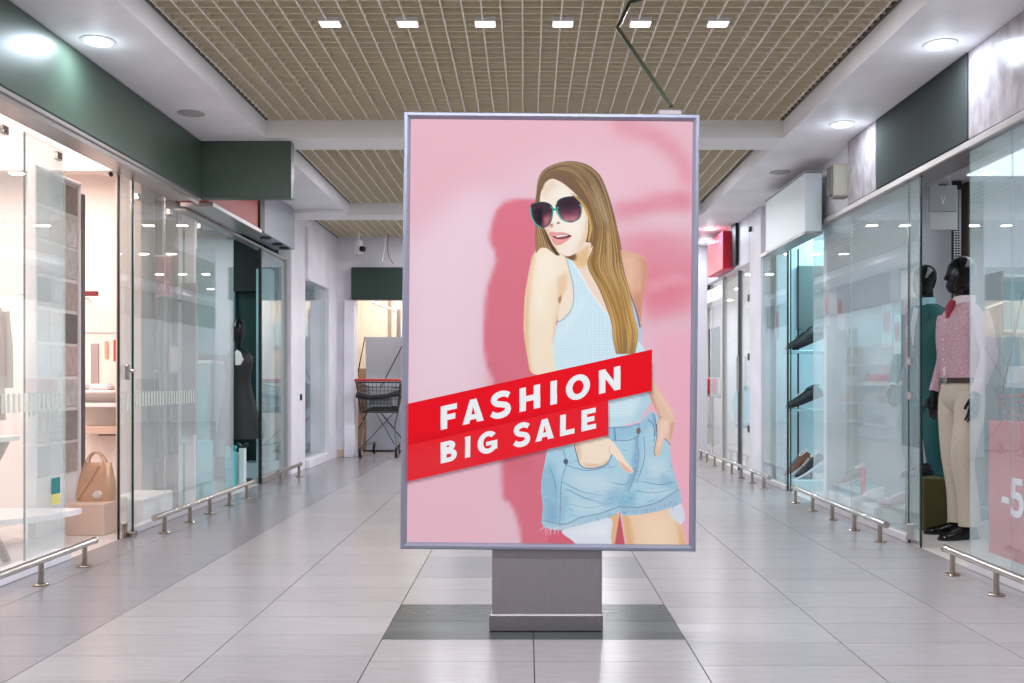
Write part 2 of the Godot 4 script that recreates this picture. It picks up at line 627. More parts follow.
func fascias():
	# left: one long green fascia with an aluminium soffit strip and a perpendicular green board
	var t = thing("fascia", "long dark green fascia board above the bright white shop", "fascia", V(-2.53, 2.385, 2.2))
	var st = mb()
	bbox(st, Vector3(0, 0.2125, 0.0), Vector3(0.22, 0.42, 10.02), 0.006)
	obj("board", st, M.green, t)
	st = mb()
	bbox(st, Vector3(0.0, -0.012, 0.0), Vector3(0.215, 0.022, 10.02), 0.003)
	obj("soffit_strip", st, M.alu, t)
	st = mb()
	bbox(st, Vector3(0.085, -0.035, 0.0), Vector3(0.012, 0.03, 10.02), 0.002)
	obj("track_lip", st, M.alu, t)
	panel("sign_board", "dark green board standing out across the left walkway edge", "sign board", -2.46, -1.757, 2.385, CEIL, 7.22, 7.32, M.green)
	t = thing("fascia", "dull red fascia panel behind the projecting green board", "fascia", V(-2.53, 2.385, 8.05))
	st = mb()
	bbox(st, Vector3(0, 0.2125, 0), Vector3(0.22, 0.42, 1.36), 0.004)
	obj("board", st, mat(rgb(170, 84, 78), 0.45), t)
	st = mb()
	bbox(st, Vector3(0.02, -0.02, 0), Vector3(0.25, 0.036, 1.36), 0.004)
	obj("soffit_strip", st, M.alu, t)
	panel("fascia_post", "dark bronze strip between the red and the grey fascia panels", "post", -2.64, -2.40, 2.38, CEIL, 8.735, 8.88, mat(rgb(64, 52, 50), 0.4), 0.003)
	t = thing("fascia", "blue-grey fascia panel with dark vents before the white pier", "fascia", V(-2.53, 2.385, 9.5))
	st = mb()
	bbox(st, Vector3(0, 0.2125, 0), Vector3(0.22, 0.42, 1.22), 0.004)
	obj("board", st, mat(rgb(150, 152, 162), 0.4), t)
	for q in [0.28, -0.15, -0.42]:
		st = mb()
		lathe(st, [[0.0, 0.0], [0.055, 0.0], [0.05, -0.02], [0.0, -0.024]], 16, Vector3(0.05, 0.0, q))
		obj("vent", st, M.dark, t)
	panel("transom", "pale metal transom over the teal shop glass", "transom", -2.70, -2.60, 2.325, 2.344, 7.42, 10.58, M.alu, 0.004)
	panel("soffit_board", "white board end hanging under the ceiling before the white pier", "board", -2.54, -1.92, 2.77, CEIL, 10.1, 10.46, M.white, 0.004)

	# right: marble, dark grey, marble, then white wall with the pale light box
	panel("shop_fascia", "pale veined stone fascia panel beside the dark grey one", "fascia", 2.39, 2.59, 2.33, CEIL, 3.1, 5.255, M.marble, 0.006, "")
	panel("shop_fascia", "plain stone fascia panel continuing along the right shop front", "fascia", 2.39, 2.59, 2.33, CEIL, -3.0, 3.09, M.marble)
	panel("shop_fascia", "dark grey blank fascia panel above the suited mannequins", "fascia", 2.385, 2.59, 2.33, CEIL, 5.27, 6.635, M.greymetal)
	panel("shop_fascia", "narrow stone fascia panel next to the beige wall speaker", "fascia", 2.39, 2.59, 2.33, CEIL, 6.65, 7.235, M.marble)
	panel("fascia_rail", "brushed metal lip under the right fascia panels", "rail", 2.385, 2.59, 2.285, 2.328, -3.0, 7.9, M.alu, 0.006)
	panel("upper_wall", "white wall strip behind the beige wall speaker", "wall strip", 2.44, 2.59, 2.33, CEIL, 7.237, 10.0, M.wallwhite, 0.002)
	t = thing("wall_speaker", "beige box speaker on the white wall beside the stone panel", "speaker", V(2.36, 2.40, 7.31))
	st = mb()
	bbox(st, Vector3(-0.005, 0.125, 0.0), Vector3(0.13, 0.25, 0.13), 0.012)
	obj("cabinet", st, M.beigebox, t)
	st = mb()
	bbox(st, Vector3(-0.078, 0.125, 0.0), Vector3(0.016, 0.22, 0.10), 0.004)
	obj("front_grille", st, mat(rgb(98, 92, 84), 0.7), t)
	st = mb()
	box(st, Vector3(0.07, 0.125, 0.0), Vector3(0.024, 0.06, 0.06))
	obj("bracket", st, M.dark, t)
	t = thing("light_sign", "blank pale blue-white sign box above the shoe shop", "sign", V(2.285, 2.22, 8.44))
	st = mb()
	bbox(st, Vector3(0.02, 0.24, 0), Vector3(0.14, 0.48, 1.28), 0.008)
	obj("sign_body", st, M.signwhite, t)
	st = mb()
	bbox(st, Vector3(0.02, -0.008, 0), Vector3(0.15, 0.014, 1.29), 0.003)
	obj("bottom_trim", st, M.alu, t)
	st = mb()
	bbox(st, Vector3(0.02, 0.487, 0), Vector3(0.15, 0.012, 1.29), 0.003)
	obj("top_trim", st, M.alu, t)

var pane_n := 0
func pane(label, x, y0, y1, d0, d1, m, dark = 0):
	var th = 0.010
	pane_n += 1
	var o := Node3D.new()
	o.name = "window_%d" % pane_n
	add_child(o)
	o.position = V(x, y0, (d0 + d1) / 2.0)
	o.set_meta("kind", "structure")
	o.set_meta("label", label)
	var h = y1 - y0
	var l = d1 - d0
	var st = mb()
	box(st, Vector3(0, h / 2.0, 0), Vector3(th, h, l - 0.006))
	obj("pane", st, m, o)
	for s in [-1, 1]:
		st = mb()
		box(st, Vector3(0, h / 2.0, s * (l / 2.0 - 0.0015)), Vector3(th, h, 0.003))
		obj("pane_edge", st, M.edge if s == dark else m, o)
	return o

func post(label, x, y0, y1, d, w, m, th = 0.03):
	var st = mb()
	bbox(st, Vector3(0, (y1 - y0) / 2.0, 0), Vector3(th, y1 - y0, w), 0.003)
	var o = obj("door_post", st, m)
	o.position = V(x, y0, d)
	tag(o, label, "post")

func clamp_fitting(parent, p):
	var st = mb()
	bbox(st, p, Vector3(0.03, 0.045, 0.05), 0.004)
	obj("clamp", st, M.steel, parent)

func decals(parent, d0, d1, step, w, mid):
	var m = mat(rgb(196, 204, 196), 0.6)
	var d = d0
	while d < d1:
		var st = mb()
		box(st, Vector3(0.0062, 0.85, -(d - mid)), Vector3(0.0008, 0.10, w))
		obj("frosted_mark", st, m, parent)
		d += step

func shopfront_left():
	# bright shop: fixed pane, sliding leaf, open doorway, post, panes
	var top = 2.36
	pane("clear fixed glass pane left of the sliding leaf, far side of the viewer", XL - 0.02, 0.06, top, 2.6, 4.84, M.pane)
	pane("clear fixed glass pane of the left shop beside the viewer", XL - 0.02, 0.06, top, -3.0, 2.59, M.pane)
	var a = pane("clear glass pane with frosted marks left of the open doorway", XL - 0.02, 0.06, top, 4.845, 5.58, M.pane)
	decals(a, 4.86, 5.56, 0.052, 0.026, 5.2125)
	for q in [4.93, 5.5]:
		clamp_fitting(a, Vector3(0, 2.24, -(q - 5.2125)))
	# info sticker, teal over yellow
	var stk = thing("sticker", "teal and yellow sticker on the glass beside the open doorway", "sticker", V(XL - 0.012, 0.32, 5.46))
	var st = mb()
	box(st, Vector3(0, 0.115, 0), Vector3(0.002, 0.09, 0.10))
	obj("teal_half", st, mat(rgb(38, 128, 128), 0.5), stk)
	st = mb()
	box(st, Vector3(0, 0.04, 0), Vector3(0.002, 0.06, 0.10))
	obj("yellow_half", st, mat(rgb(214, 206, 120), 0.5), stk)
	var b = pane("sliding glass leaf with frosted marks overlapping the pane before the open doorway", XL - 0.055, 0.03, top, 5.20, 5.62, M.pane, 1)
	decals(b, 5.24, 5.58, 0.052, 0.026, 5.41)
	panel("kerb", "low pale kerb under the glass left of the open doorway", "kerb", XL - 0.09, XL + 0.02, 0.0, 0.06, -3.0, 5.58, M.wallwhite, 0.004)
	post("slim dark door post right of the open doorway of the white shop", XL, 0.0, top, 6.27, 0.02, M.dark, 0.012)
	post("dark glass fin post between open doorway and reflecting panes", XL + 0.01, 0.0, 2.36, 6.47, 0.016, M.edge, 0.012)
	var hd = thing("glass_lock", "small steel lock on the glass next to the white shop doorway", "lock", V(XL + 0.02, 1.03, 6.36))
	st = mb()
	bbox(st, Vector3(0, 0.05, 0), Vector3(0.03, 0.10, 0.03), 0.008)
	obj("lock_body", st, M.steel, hd)
	st = mb()
	tube(st, [Vector3(0.02, 0.06, 0), Vector3(0.045, 0.06, 0)], 0.012, 12)
	obj("knob", st, M.steel, hd)
	var strip = pane("narrow glass strip beside the open doorway with frosted marks", XL, 0.03, top, 6.285, 6.46, M.pane)
	decals(strip, 6.30, 6.45, 0.052, 0.026, 6.3725)
	var spots = [6.48, 7.07, 7.74, 8.71]
	var labs = ["first reflecting glass pane right of the fin post, with frosted marks", "middle reflecting glass pane before the pink banner", "last reflecting glass pane before the teal shop doorway"]
	for i in 3:
		var p = pane(labs[i], XL, 0.05, top, spots[i], spots[i + 1], M.pane)
		if i < 2:
			decals(p, spots[i] + 0.02, spots[i + 1] - 0.03, 0.052, 0.026, (spots[i] + spots[i + 1]) / 2.0)
		clamp_fitting(p, Vector3(0, 2.22, (spots[i + 1] - spots[i]) / 2.0 - 0.09))
	panel("kerb", "low pale kerb under the reflecting glass panes", "kerb", XL - 0.04, XL + 0.02, 0.0, 0.05, 6.48, 8.70, M.drop, 0.004)
	var dc = thing("floor_clamp", "steel floor clamp at the foot of the fin post", "clamp", V(XL + 0.01, 0.0, 6.39))
	st = mb()
	bbox(st, Vector3(0, 0.05, 0.05), Vector3(0.03, 0.10, 0.03), 0.005)
	obj("clamp_block", st, M.steel_post, dc)
	st = mb()
	bbox(st, Vector3(0.01, 0.015, -0.02), Vector3(0.06, 0.03, 0.10), 0.005)
	obj("clamp_plate", st, M.steel_post, dc)
	# teal shop: open doorway, post, pane, frame
	post("dark slim post on the right of the teal shop doorway", XL, 0.0, 2.34, 9.60, 0.03, M.dark)
	pane("greenish glass pane between the teal doorway and the white pier", XL, 0.08, 2.34, 9.62, 10.54, M.pane_blue)
	panel("kerb", "low metal kerb under the greenish glass before the white pier", "kerb", XL - 0.04, XL + 0.02, 0.0, 0.07, 9.62, 10.54, M.alu, 0.004)
	post("pale aluminium frame post against the white pier", XL, 0.0, 2.34, 10.57, 0.05, M.alu, 0.06)
	var sw = panel("wall_socket", "small black box low on the white pier", "socket", -2.585, -2.565, 0.80, 0.87, 11.02, 11.08, M.black, 0.004)
	# far pane left of the end doorway
	var w = pane("dark reflecting glass pane in the wall left of the end doorway", -2.60, 0.10, 2.20, 11.29, 12.44, M.pane_blue)
	panel("pane_backing", "dark teal panel close behind the far left glass pane", "panel", -2.79, -2.77, 0.0, 2.35, 11.29, 12.44, mat(rgb(60, 78, 82), 0.5), 0.002)
	panel("window_sill", "pale sill under the far left glass pane", "sill", -2.80, -2.53, 0.0, 0.10, 11.29, 12.44, M.wallwhite, 0.004)

func shopfront_right():
	var top = 2.285
	pane("glass pane with the red sale poster behind it", XR, 0.05, top, 4.84, 5.29, M.pane_blue)
	pane("wide glass pane in front of the red sale poster", XR, 0.05, top, 2.5, 4.83, M.pane_blue)
	pane("glass pane of the right shop beside the viewer", XR, 0.05, top, -3.0, 2.49, M.pane_blue)
	panel("kerb", "low grey kerb under the glass with the sale poster", "kerb", XR - 0.02, XR + 0.04, 0.0, 0.05, -3.0, 5.28, M.drop, 0.004)
	post("dark frame post left of the suited mannequin doorway", XR, 0.0, top, 5.96, 0.016, M.edge, 0.012)
	post("dark glass fin post where the long reflecting right pane ends", XR, 0.0, top, 6.14, 0.016, M.edge, 0.012)
	var dp = pane("narrow glass strip beside the mannequin doorway", XR, 0.03, top, 5.975, 6.125, M.pane_blue)
	for y in [0.03, 0.88, 1.10]:
		var st = mb()
		bbox(st, Vector3(-0.012, y + 0.02, -0.04), Vector3(0.034, 0.10 if y < 0.1 else 0.05, 0.045), 0.006)
		obj("clamp", st, M.steel, dp)
	pane("long reflecting glass pane left of the mannequin doorway", XR, 0.05, top, 6.155, 7.23, M.pane_blue)
	pane("reflecting glass pane in front of the displayed shoes", XR, 0.05, top, 7.235, 8.18, M.pane_blue)
	panel("kerb", "low grey kerb under the long reflecting right panes", "kerb", XR - 0.02, XR + 0.04, 0.0, 0.05, 6.15, 8.18, M.drop, 0.004)
	post("dark green glass post left of the shoe shelves", XR, 0.0, 2.285, 9.00, 0.02, M.edge, 0.016)
	post("slim dark post doubling the glass post by the shoe shelves", XR, 0.0, 2.285, 8.90, 0.010, M.edge, 0.012)
	pane("glass pane with a small sale note before the white column", XR, 0.05, 2.285, 9.02, 9.94, M.pane_blue)
	panel("kerb", "low grey kerb before the white column", "kerb", XR - 0.02, XR + 0.04, 0.0, 0.05, 9.02, 9.94, M.drop, 0.004)
	panel("transom", "pale transom above the shoe shop glass", "transom", XR - 0.02, XR + 0.06, 2.285, 2.33, 7.9, 9.95, M.alu, 0.003)
	# hand-written sale notes taped to the glass
	for q in [[6.55, 1.25, "sale note with red brush strokes on the long right pane, larger one", 0.20, 0.30], [6.36, 1.20, "small sale note with thin red strokes on the long right pane", 0.12, 0.26], [7.52, 1.42, "first of two red sale notes near the shoe shelves", 0.16, 0.30], [7.85, 1.46, "second of two red sale notes near the shoe shelves", 0.16, 0.32], [9.42, 1.42, "narrow red sale note on the pane by the white column", 0.14, 0.34]]:
		sale_note(q)
	tag_strip()

func sale_note(q):
	var t = thing("sale_note", q[2], "note", V(XR + 0.009, q[1], q[0]))
	var st = mb()
	box(st, Vector3(0, q[4] / 2.0, 0), Vector3(0.0015, q[4], q[3]))
	obj("paper", st, mat(rgb(196, 196, 202), 0.6), t)
	st = mb()
	var n = 4
	var w = q[3] * 0.7
	var pts = []
	for i in n * 2:
		pts.append(Vector3(-0.0016, q[4] * (0.80 if i % 2 else 0.32) + rng.randf_range(-0.01, 0.01), w * (0.5 - float(i) / (n * 2 - 1))))
	for i in pts.size() - 1:
		bar(st, pts[i], pts[i + 1], 0.0012, 0.010, Vector3.RIGHT.cross(pts[i + 1] - pts[i]).normalized())
	obj("red_strokes", st, M.redprint, t)

func tag_strip():
	var t = thing("tag_strip", "vertical strip of linked red and white ovals on the mannequin door glass", "strip", V(XR + 0.010, 1.10, 6.20))
	for i in 7:
		var st = mb()
		var ring = []
		for j in 17:
			var a = TAU * j / 16.0
			ring.append(Vector3(0, 0.035 + i * 0.068 + 0.032 * sin(a), 0.018 * cos(a)))
		tube(st, ring, 0.0035, 6)
		obj("oval", st, M.redprint if i % 3 else mat(rgb(214, 150, 156), 0.5), t)

func rail(label, x, d0, d1, posts):
	var t = thing("guard_rail", label, "rail", V(x, 0, (d0 + d1) / 2.0))
	var mid = (d0 + d1) / 2.0
	var st = mb()
	var z0 = -(d0 - mid)
	var z1 = -(d1 - mid)
	tube(st, [Vector3(0, 0.125, z0), Vector3(0, 0.125, z1)], 0.019, 18)
	obj("pipe", st, M.steel, t)
	for z in [z0, z1]:
		st = mb()
		tube(st, [Vector3(0, 0.125, z - 0.006), Vector3(0, 0.125, z + 0.006)], 0.0215, 18)
		obj("end_cap", st, M.steel, t)
	for d in posts:
		var p = Vector3(0, 0, -(d - mid))
		st = mb()
		tube(st, [p + Vector3(0, 0.008, 0), p + Vector3(0, 0.112, 0)], 0.014, 14)
		var o = obj("post", st, M.steel_post, t)
		st = mb()
		lathe(st, [[0.0, 0.010], [0.036, 0.010], [0.040, 0.006], [0.040, 0.0], [0.0, 0.0]], 20, p)
		obj("base_plate", st, M.steel_post, o)

func steps(a, b, s):
	var out = []
	var d = a
	while d <= b:
		out.append(d)
		d += s
	return out

func rails():
	rail("low steel guard rail before the open doorway of the white shop", -2.44, 1.0, 5.47, steps(1.51, 5.40, 0.48))
	rail("low steel guard rail along the reflecting left panes", -2.44, 6.36, 8.62, [6.53, 7.02, 7.46, 7.95, 8.44])
	rail("short low steel guard rail at the white pier", -2.44, 9.52, 10.45, [9.60, 10.38])
	rail("low steel guard rail before the red sale poster", 2.245, 1.0, 5.21, steps(1.3, 5.2, 0.477))
	rail("low steel guard rail between mannequin doorway and shoe shelves", 2.245, 6.06, 8.17, [6.17, 6.65, 7.13, 7.62, 8.11])
	rail("low steel guard rail past the white column", 2.245, 8.97, 12.6, [9.19, 9.67, 10.15, 10.63, 11.1, 11.6, 12.1, 12.5])

# ------------------------------------------------------------------ the advertising light box
func light_box():
	var t = thing("light_box", "tall advertising light box with a pink fashion sale poster on a grey stand", "advertising stand", V(0.0, 0.0, 3.98))
	var k = 3.98 / FPX
	# photo frame corners, relative to the camera axis, on the plane of the face
	var st = mb()
	bbox(st, Vector3((547.0 - 527.0) * k, 0.20, -0.05), Vector3(0.452, 0.36, 0.10), 0.004)
	obj("column", st, M.stand, t)
	st = mb()
	bbox(st, Vector3((546.0 - 527.0) * k, 0.036, -0.05), Vector3(0.466, 0.072, 0.135), 0.006)
	obj("foot", st, M.foot, t)
	# the panel, rolled half a degree
	var hold := Node3D.new()
	hold.name = "panel"
	t.add_child(hold, true)
	hold.position = Vector3((549.8 - 527.0) * k, EYE + (380.0 - 331.8) * k, 0)
	hold.rotation.z = -0.0095
	var w = 294.6 * k
	var h = 435.8 * k
	var iw = 281.8 * k
	var ih = 423.0 * k
	st = mb()
	box(st, Vector3(0, 0, -0.075), Vector3(w - 0.01, h - 0.01, 0.11))
	obj("housing", st, M.stand, hold)
	var bw = (w - iw) / 2.0
	var bh = (h - ih) / 2.0
	for s in [-1, 1]:
		# mitred frame bars with a sloped inner lip
		for hv in 2:
			st = mb()
			var L = (w if hv == 0 else h) / 2.0
			var O = (h if hv == 0 else w) / 2.0
			var B = bh if hv == 0 else bw
			var prof = [[0.0, -0.03], [0.0, 0.012], [0.004, 0.018], [B * 0.55, 0.018], [B * 0.8, 0.010], [B, 0.0], [B, -0.03]]
			var r0 = []
			var r1 = []
			for q in prof:
				var o = (O - q[0]) * s
				var e = L - q[0] * (bw / bh if hv == 0 else bh / bw)
				if hv == 0:
					r0.append(Vector3(-e, o, q[1]))
					r1.append(Vector3(e, o, q[1]))
				else:
					r0.append(Vector3(o, -e, q[1]))
					r1.append(Vector3(o, e, q[1]))
			if (s > 0) == (hv == 0):
				rings_mesh(st, [r1, r0], true, false)
			else:
				rings_mesh(st, [r0, r1], true, false)
			obj("frame_bar", st, M.frame, hold)
	# printed sheet
	var pm := PlaneMesh.new()
	pm.orientation = PlaneMesh.FACE_Z
	pm.size = Vector2(iw, ih)
	var tex = ImageTexture.create_from_image(paint_poster())
	var m := StandardMaterial3D.new()
	m.albedo_color = Color(0.45, 0.45, 0.45)
	m.albedo_texture = tex
	m.emission_enabled = true
	m.emission = Color.BLACK
	m.emission_texture = tex
	m.emission_energy_multiplier = 0.74
	m.roughness = 0.6
	m.metallic_specular = 0.2
	mesh_obj("poster_sheet", pm, m, hold, Vector3(0, 0, 0.001)).set_meta("label", "backlit pink poster of a woman in sunglasses with a red sale banner")
	# power box and cable to the ceiling
	st = mb()
	bbox(st, Vector3((669.0 - 549.8) * k, h / 2.0 + 0.012, -0.06), Vector3(0.098, 0.034, 0.08), 0.004)
	obj("power_box", st, M.stand, hold)
	var c = thing("cable_duct", "dark green cable duct running from the light box up to the ceiling", "cable duct", V(0, 0, 0))
	st = mb()
	var P = []
	for q in [[671.0, 106.5, 4.05], [617.5, 28.0, 4.45], [630.0, 2.5, 4.72], [660.0, -7.0, 4.80]]:
		P.append(V((q[0] - 527.0) / FPX * q[2], EYE + (380.0 - q[1]) / FPX * q[2], q[2]))
	for i in P.size() - 1:
		bar(st, P[i], P[i + 1], 0.017, 0.012, Vector3.BACK)
	obj("duct", st, mat(rgb(62, 66, 52), 0.5), c)

# ------------------------------------------------------------------ the poster print, drawn shape by shape
const PS := 4.0
var art: Image

func pp(p) -> Vector2:
	var dx = p.x - 549.8
	var dy = p.y - 331.8
	return Vector2((dx + dy * 0.0095 + 140.9) * PS, (-dx * 0.0095 + dy + 211.5) * PS)

# a list of numbers in a crop's own coordinates -> points of the print
func fr(o, list):
	var out = []
	for i in range(0, list.size(), 2):
		out.append(Vector2(o[0] + list[i] / o[2], o[1] + list[i + 1] / o[2]))
	return out

func rounded(pts, n = 6):
	var out = []
	var c = pts.size()
	for i in c:
		for k in n:
			out.append(pts[i].cubic_interpolate(pts[(i + 1) % c], pts[(i - 1 + c) % c], pts[(i + 2) % c], float(k) / n))
	return out

func scan(img: Image, pts: Array, col: Color):
	var lo = 1e9
	var hi = -1e9
	for p in pts:
		lo = minf(lo, p.y)
		hi = maxf(hi, p.y)
	var n = pts.size()
	var W = img.get_width()
	for y in range(maxi(0, int(floor(lo))), mini(img.get_height(), int(ceil(hi)) + 1)):
		var yc = y + 0.5
		var xs = []
		for i in n:
			var a = pts[i]
			var b = pts[(i + 1) % n]
			if (a.y <= yc) != (b.y <= yc):
				xs.append(a.x + (yc - a.y) / (b.y - a.y) * (b.x - a.x))
		xs.sort()
		for i in range(0, xs.size() - 1, 2):
			var x0 = maxi(0, int(round(xs[i])))
			var x1 = mini(W, int(round(xs[i + 1])))
			if x1 > x0:
				img.fill_rect(Rect2i(x0, y, x1 - x0, 1), col)

func fill(pts, col):
	var t = []
	for p in pts:
		t.append(pp(p))
	scan(art, t, col)

# a shape with an edge blurred over `blur` photo pixels, kept inside the outline `inside` if given
func soft(pts, col, blur, inside = null):
	var t = []
	var box_ = Rect2(pp(pts[0]), Vector2.ZERO)
	for p in pts:
		t.append(pp(p))
		box_ = box_.expand(pp(p))
	var k = maxf(2.0, blur * PS)
	box_ = box_.grow(k * 3.0)
	var w = int(ceil(box_.size.x / k)) + 1
	var h = int(ceil(box_.size.y / k)) + 1
	var clear = Color(col.r, col.g, col.b, 0.0)
	var im := Image.create(w * 4, h * 4, false, Image.FORMAT_RGBA8)
	im.fill(clear)
	var u = []
	for p in t:
		u.append((p - box_.position) / k * 4.0)
	scan(im, u, col)
	im.resize(w * 2, h * 2, Image.INTERPOLATE_BILINEAR)
	im.resize(w, h, Image.INTERPOLATE_BILINEAR)
	var f = 2
	while f < k * 0.7:
		im.resize(w * f, h * f, Image.INTERPOLATE_BILINEAR)
		f *= 2
	im.resize(int(w * k), int(h * k), Image.INTERPOLATE_BILINEAR)
	var at = Vector2i(box_.position)
	if inside:
		var mask := Image.create(im.get_width(), im.get_height(), false, Image.FORMAT_RGBA8)
		mask.fill(Color(0, 0, 0, 0))
		var v = []
		for p in inside:
			v.append(pp(p) - Vector2(at))
		scan(mask, v, Color.WHITE)
		art.blend_rect_mask(im, mask, Rect2i(0, 0, im.get_width(), im.get_height()), at)
	else:
		art.blend_rect(im, Rect2i(0, 0, im.get_width(), im.get_height()), at)

# a line of changing width, in photo pixels
func ribbon_pts(pts, w0, w1, ends = 1.0):
	var left = []
	var right = []
	var n = pts.size()
	for i in n:
		var t = (pts[mini(i + 1, n - 1)] - pts[maxi(i - 1, 0)]).normalized()
		var nn = Vector2(-t.y, t.x)
		var f = float(i) / maxf(1, n - 1)
		var w = lerpf(w0, w1, f) * 0.5
		if ends < 1.0:
			w *= lerpf(ends, 1.0, sin(PI * f))
		left.append(pts[i] + nn * w)
		right.append(pts[i] - nn * w)
	right.reverse()
	return left + right

func line(pts, w0, w1, col, ends = 1.0):
	fill(ribbon_pts(pts, w0, w1, ends), col)

func spline(pts, n = 8):
	return curve(pts, n)

func c8(r, g, b, a = 255) -> Color:
	return Color(r / 255.0, g / 255.0, b / 255.0, a / 255.0)

func lerp_line(a, b, f):
	var out = []
	for i in a.size():
		out.append(a[i].lerp(b[i], f))
	return out

func paint_poster() -> Image:
	art = Image.create(int(281.8 * PS), int(423.0 * PS), false, Image.FORMAT_RGBA8)
	art.fill(c8(229, 192, 205))
	var A = [470.0, 140.0, 3.415]
	var B = [520.0, 225.0, 5.69]
	var C = [500.0, 150.0, 5.69]
	var D = [610.0, 380.0, 6.83]
	var E = [530.0, 400.0, 6.83]
	var F = [525.0, 180.0, 9.107]
	var G = [500.0, 330.0, 3.105]
	var K = [560.0, 100.0, 3.41]
	var R = [400.0, 340.0, 3.938]
	var H = [470.0, 330.0, 2.97]
	var one = [0.0, 0.0, 1.0]
	# --- backdrop
	soft(fr(one, [395, 105, 705, 105, 705, 150, 560, 150, 480, 190, 395, 240]), c8(228, 176, 190, 200), 26)
	soft(fr(one, [405, 250, 470, 190, 500, 200, 492, 300, 480, 400, 405, 420]), c8(236, 210, 222, 190), 24)
	soft(fr(one, [400, 470, 470, 440, 500, 470, 500, 560, 400, 560]), c8(236, 186, 202, 190), 18)
	soft(fr(one, [600, 150, 705, 160, 705, 210, 620, 205]), c8(233, 186, 200, 200), 20)
	soft(fr(one, [650, 330, 705, 330, 705, 560, 640, 560]), c8(238, 176, 194, 230), 16)
	# palm-like soft shadows
	soft(ribbon_pts(spline(fr(K, [185, 85, 300, 112, 380, 165, 425, 225, 450, 300])), 13, 15), c8(219, 128, 146, 165), 11)
	soft(ribbon_pts(spline(fr(K, [180, 385, 260, 372, 340, 350, 460, 345])), 14, 17), c8(217, 120, 140, 185), 10)
	soft(fr(K, [170, 480, 300, 450, 470, 470, 470, 640, 400, 700, 290, 720, 220, 600]), c8(222, 132, 150, 190), 15)
	soft(fr(K, [290, 560, 400, 600, 470, 560, 470, 720, 290, 760]), c8(224, 120, 140, 150), 14)
	soft(ribbon_pts(fr(K, [300, 640, 400, 610, 450, 620]), 12, 8), c8(235, 180, 192, 130), 6)
	# body shadow on the wall
	var sh = rounded(fr(A, [230, 205, 160, 202, 118, 212, 90, 240, 74, 290, 66, 340, 84, 378, 90, 412, 78, 450, 60, 500, 51, 560, 47, 640, 46, 720]), 4)
	var body_sh = fr(A, [260, 205, 205, 203, 160, 202, 118, 212, 90, 240, 74, 290, 66, 340, 84, 378, 90, 412, 78, 450, 60, 500, 51, 560, 47, 640, 46, 700])
	body_sh += fr(H, [42, 60, 50, 110, 70, 145, 92, 300, 95, 410, 97, 500, 120, 515, 135, 545, 148, 590, 156, 660, 250, 660])
	body_sh += fr(one, [560, 430, 560, 220])
	soft(body_sh, c8(217, 117, 135, 255), 3.6)
	soft(fr(H, [50, 110, 80, 140, 150, 210, 190, 430, 100, 420]), c8(206, 100, 118, 90), 8)
	# --- hair behind the face and neck
	var hair_back = rounded(fr(A, [222, 235, 228, 180, 240, 132, 266, 96, 310, 78, 356, 74, 402, 87, 437, 114, 457, 150, 476, 200, 491, 252, 503, 305, 513, 352, 520, 395, 500, 400, 420, 380, 330, 400, 250, 370, 226, 370, 224, 300]), 5)
	soft(hair_back, c8(122, 96, 72), 0.8)
	# right shoulder and arm (behind)
	var rarm = rounded(fr(A, [505, 384, 545, 381, 585, 393, 604, 420, 606, 450, 600, 500, 590, 545, 585, 600, 584, 690, 545, 690, 540, 600, 520, 480]), 4)
	soft(rarm, c8(223, 172, 148), 0.8)
	soft(fr(A, [575, 395, 610, 420, 600, 520, 585, 620, 575, 620, 585, 500, 590, 430]), c8(196, 132, 112, 140), 3, rarm)
	soft(fr(A, [520, 400, 560, 400, 570, 440, 550, 520, 530, 470]), c8(236, 196, 172, 150), 4, rarm)
	soft(fr(B, [640, 400, 683, 380, 683, 560, 660, 520]), c8(196, 120, 90, 120), 4, rarm)
	# --- chest and neck
	var chest = fr(A, [330, 380, 410, 350, 430, 440, 480, 560, 490, 640, 470, 640, 400, 560, 345, 470, 320, 420])
	fill(rounded(chest, 4), c8(240, 222, 205))
	soft(fr(B, [250, 170, 300, 175, 395, 110, 392, 200, 372, 240, 330, 245, 290, 205]), c8(232, 196, 158, 255), 1.6)
	soft(fr(B, [255, 175, 320, 165, 325, 200, 300, 206, 272, 196]), c8(104, 74, 44, 220), 1.4)
	soft(fr(B, [310, 200, 350, 160, 385, 120, 390, 200, 375, 235, 335, 225]), c8(226, 182, 132, 150), 3)
	soft(fr(B, [330, 250, 380, 240, 420, 330, 500, 480, 510, 540, 470, 500, 400, 380]), c8(240, 214, 198, 220), 3)
	line(spline(fr(B, [312, 232, 335, 246, 372, 240])), 0.5, 0.4, c8(214, 178, 150))
	fill(fr(A, [296, 500, 356, 430, 366, 560, 300, 640]), c8(240, 222, 202))
	# --- swimsuit
	var suit = fr(A, [328, 402, 346, 411, 376, 456, 402, 503, 432, 547, 466, 592, 486, 618, 500, 640, 560, 640, 580, 690])
	suit += fr(one, [646, 352, 652, 372, 652, 400, 640, 421, 612, 428, 560, 430, 549, 400, 548, 372])
	suit += fr(A, [285, 683, 292, 640, 300, 622, 322, 609, 345, 580, 354, 540, 351, 490, 338, 440])
	fill(suit, c8(216, 237, 245))
	for i in 44:
		var x = 548.0 + i * 2.6
		soft(ribbon_pts(fr(one, [x, 255, x - 1.0, 432]), 0.7, 0.7), c8(176, 212, 232, 120), 0.5, suit)
	for i in 68:
		var y = 252.0 + i * 2.65
		soft(ribbon_pts(fr(one, [540, y + 2, 600, y, 660, y + 2]), 0.7, 0.7), c8(178, 213, 233, 110), 0.5, suit)
	soft(fr(A, [335, 430, 360, 470, 375, 560, 330, 620, 285, 690, 300, 690, 345, 640, 390, 560]), c8(226, 242, 247, 160), 5, suit)
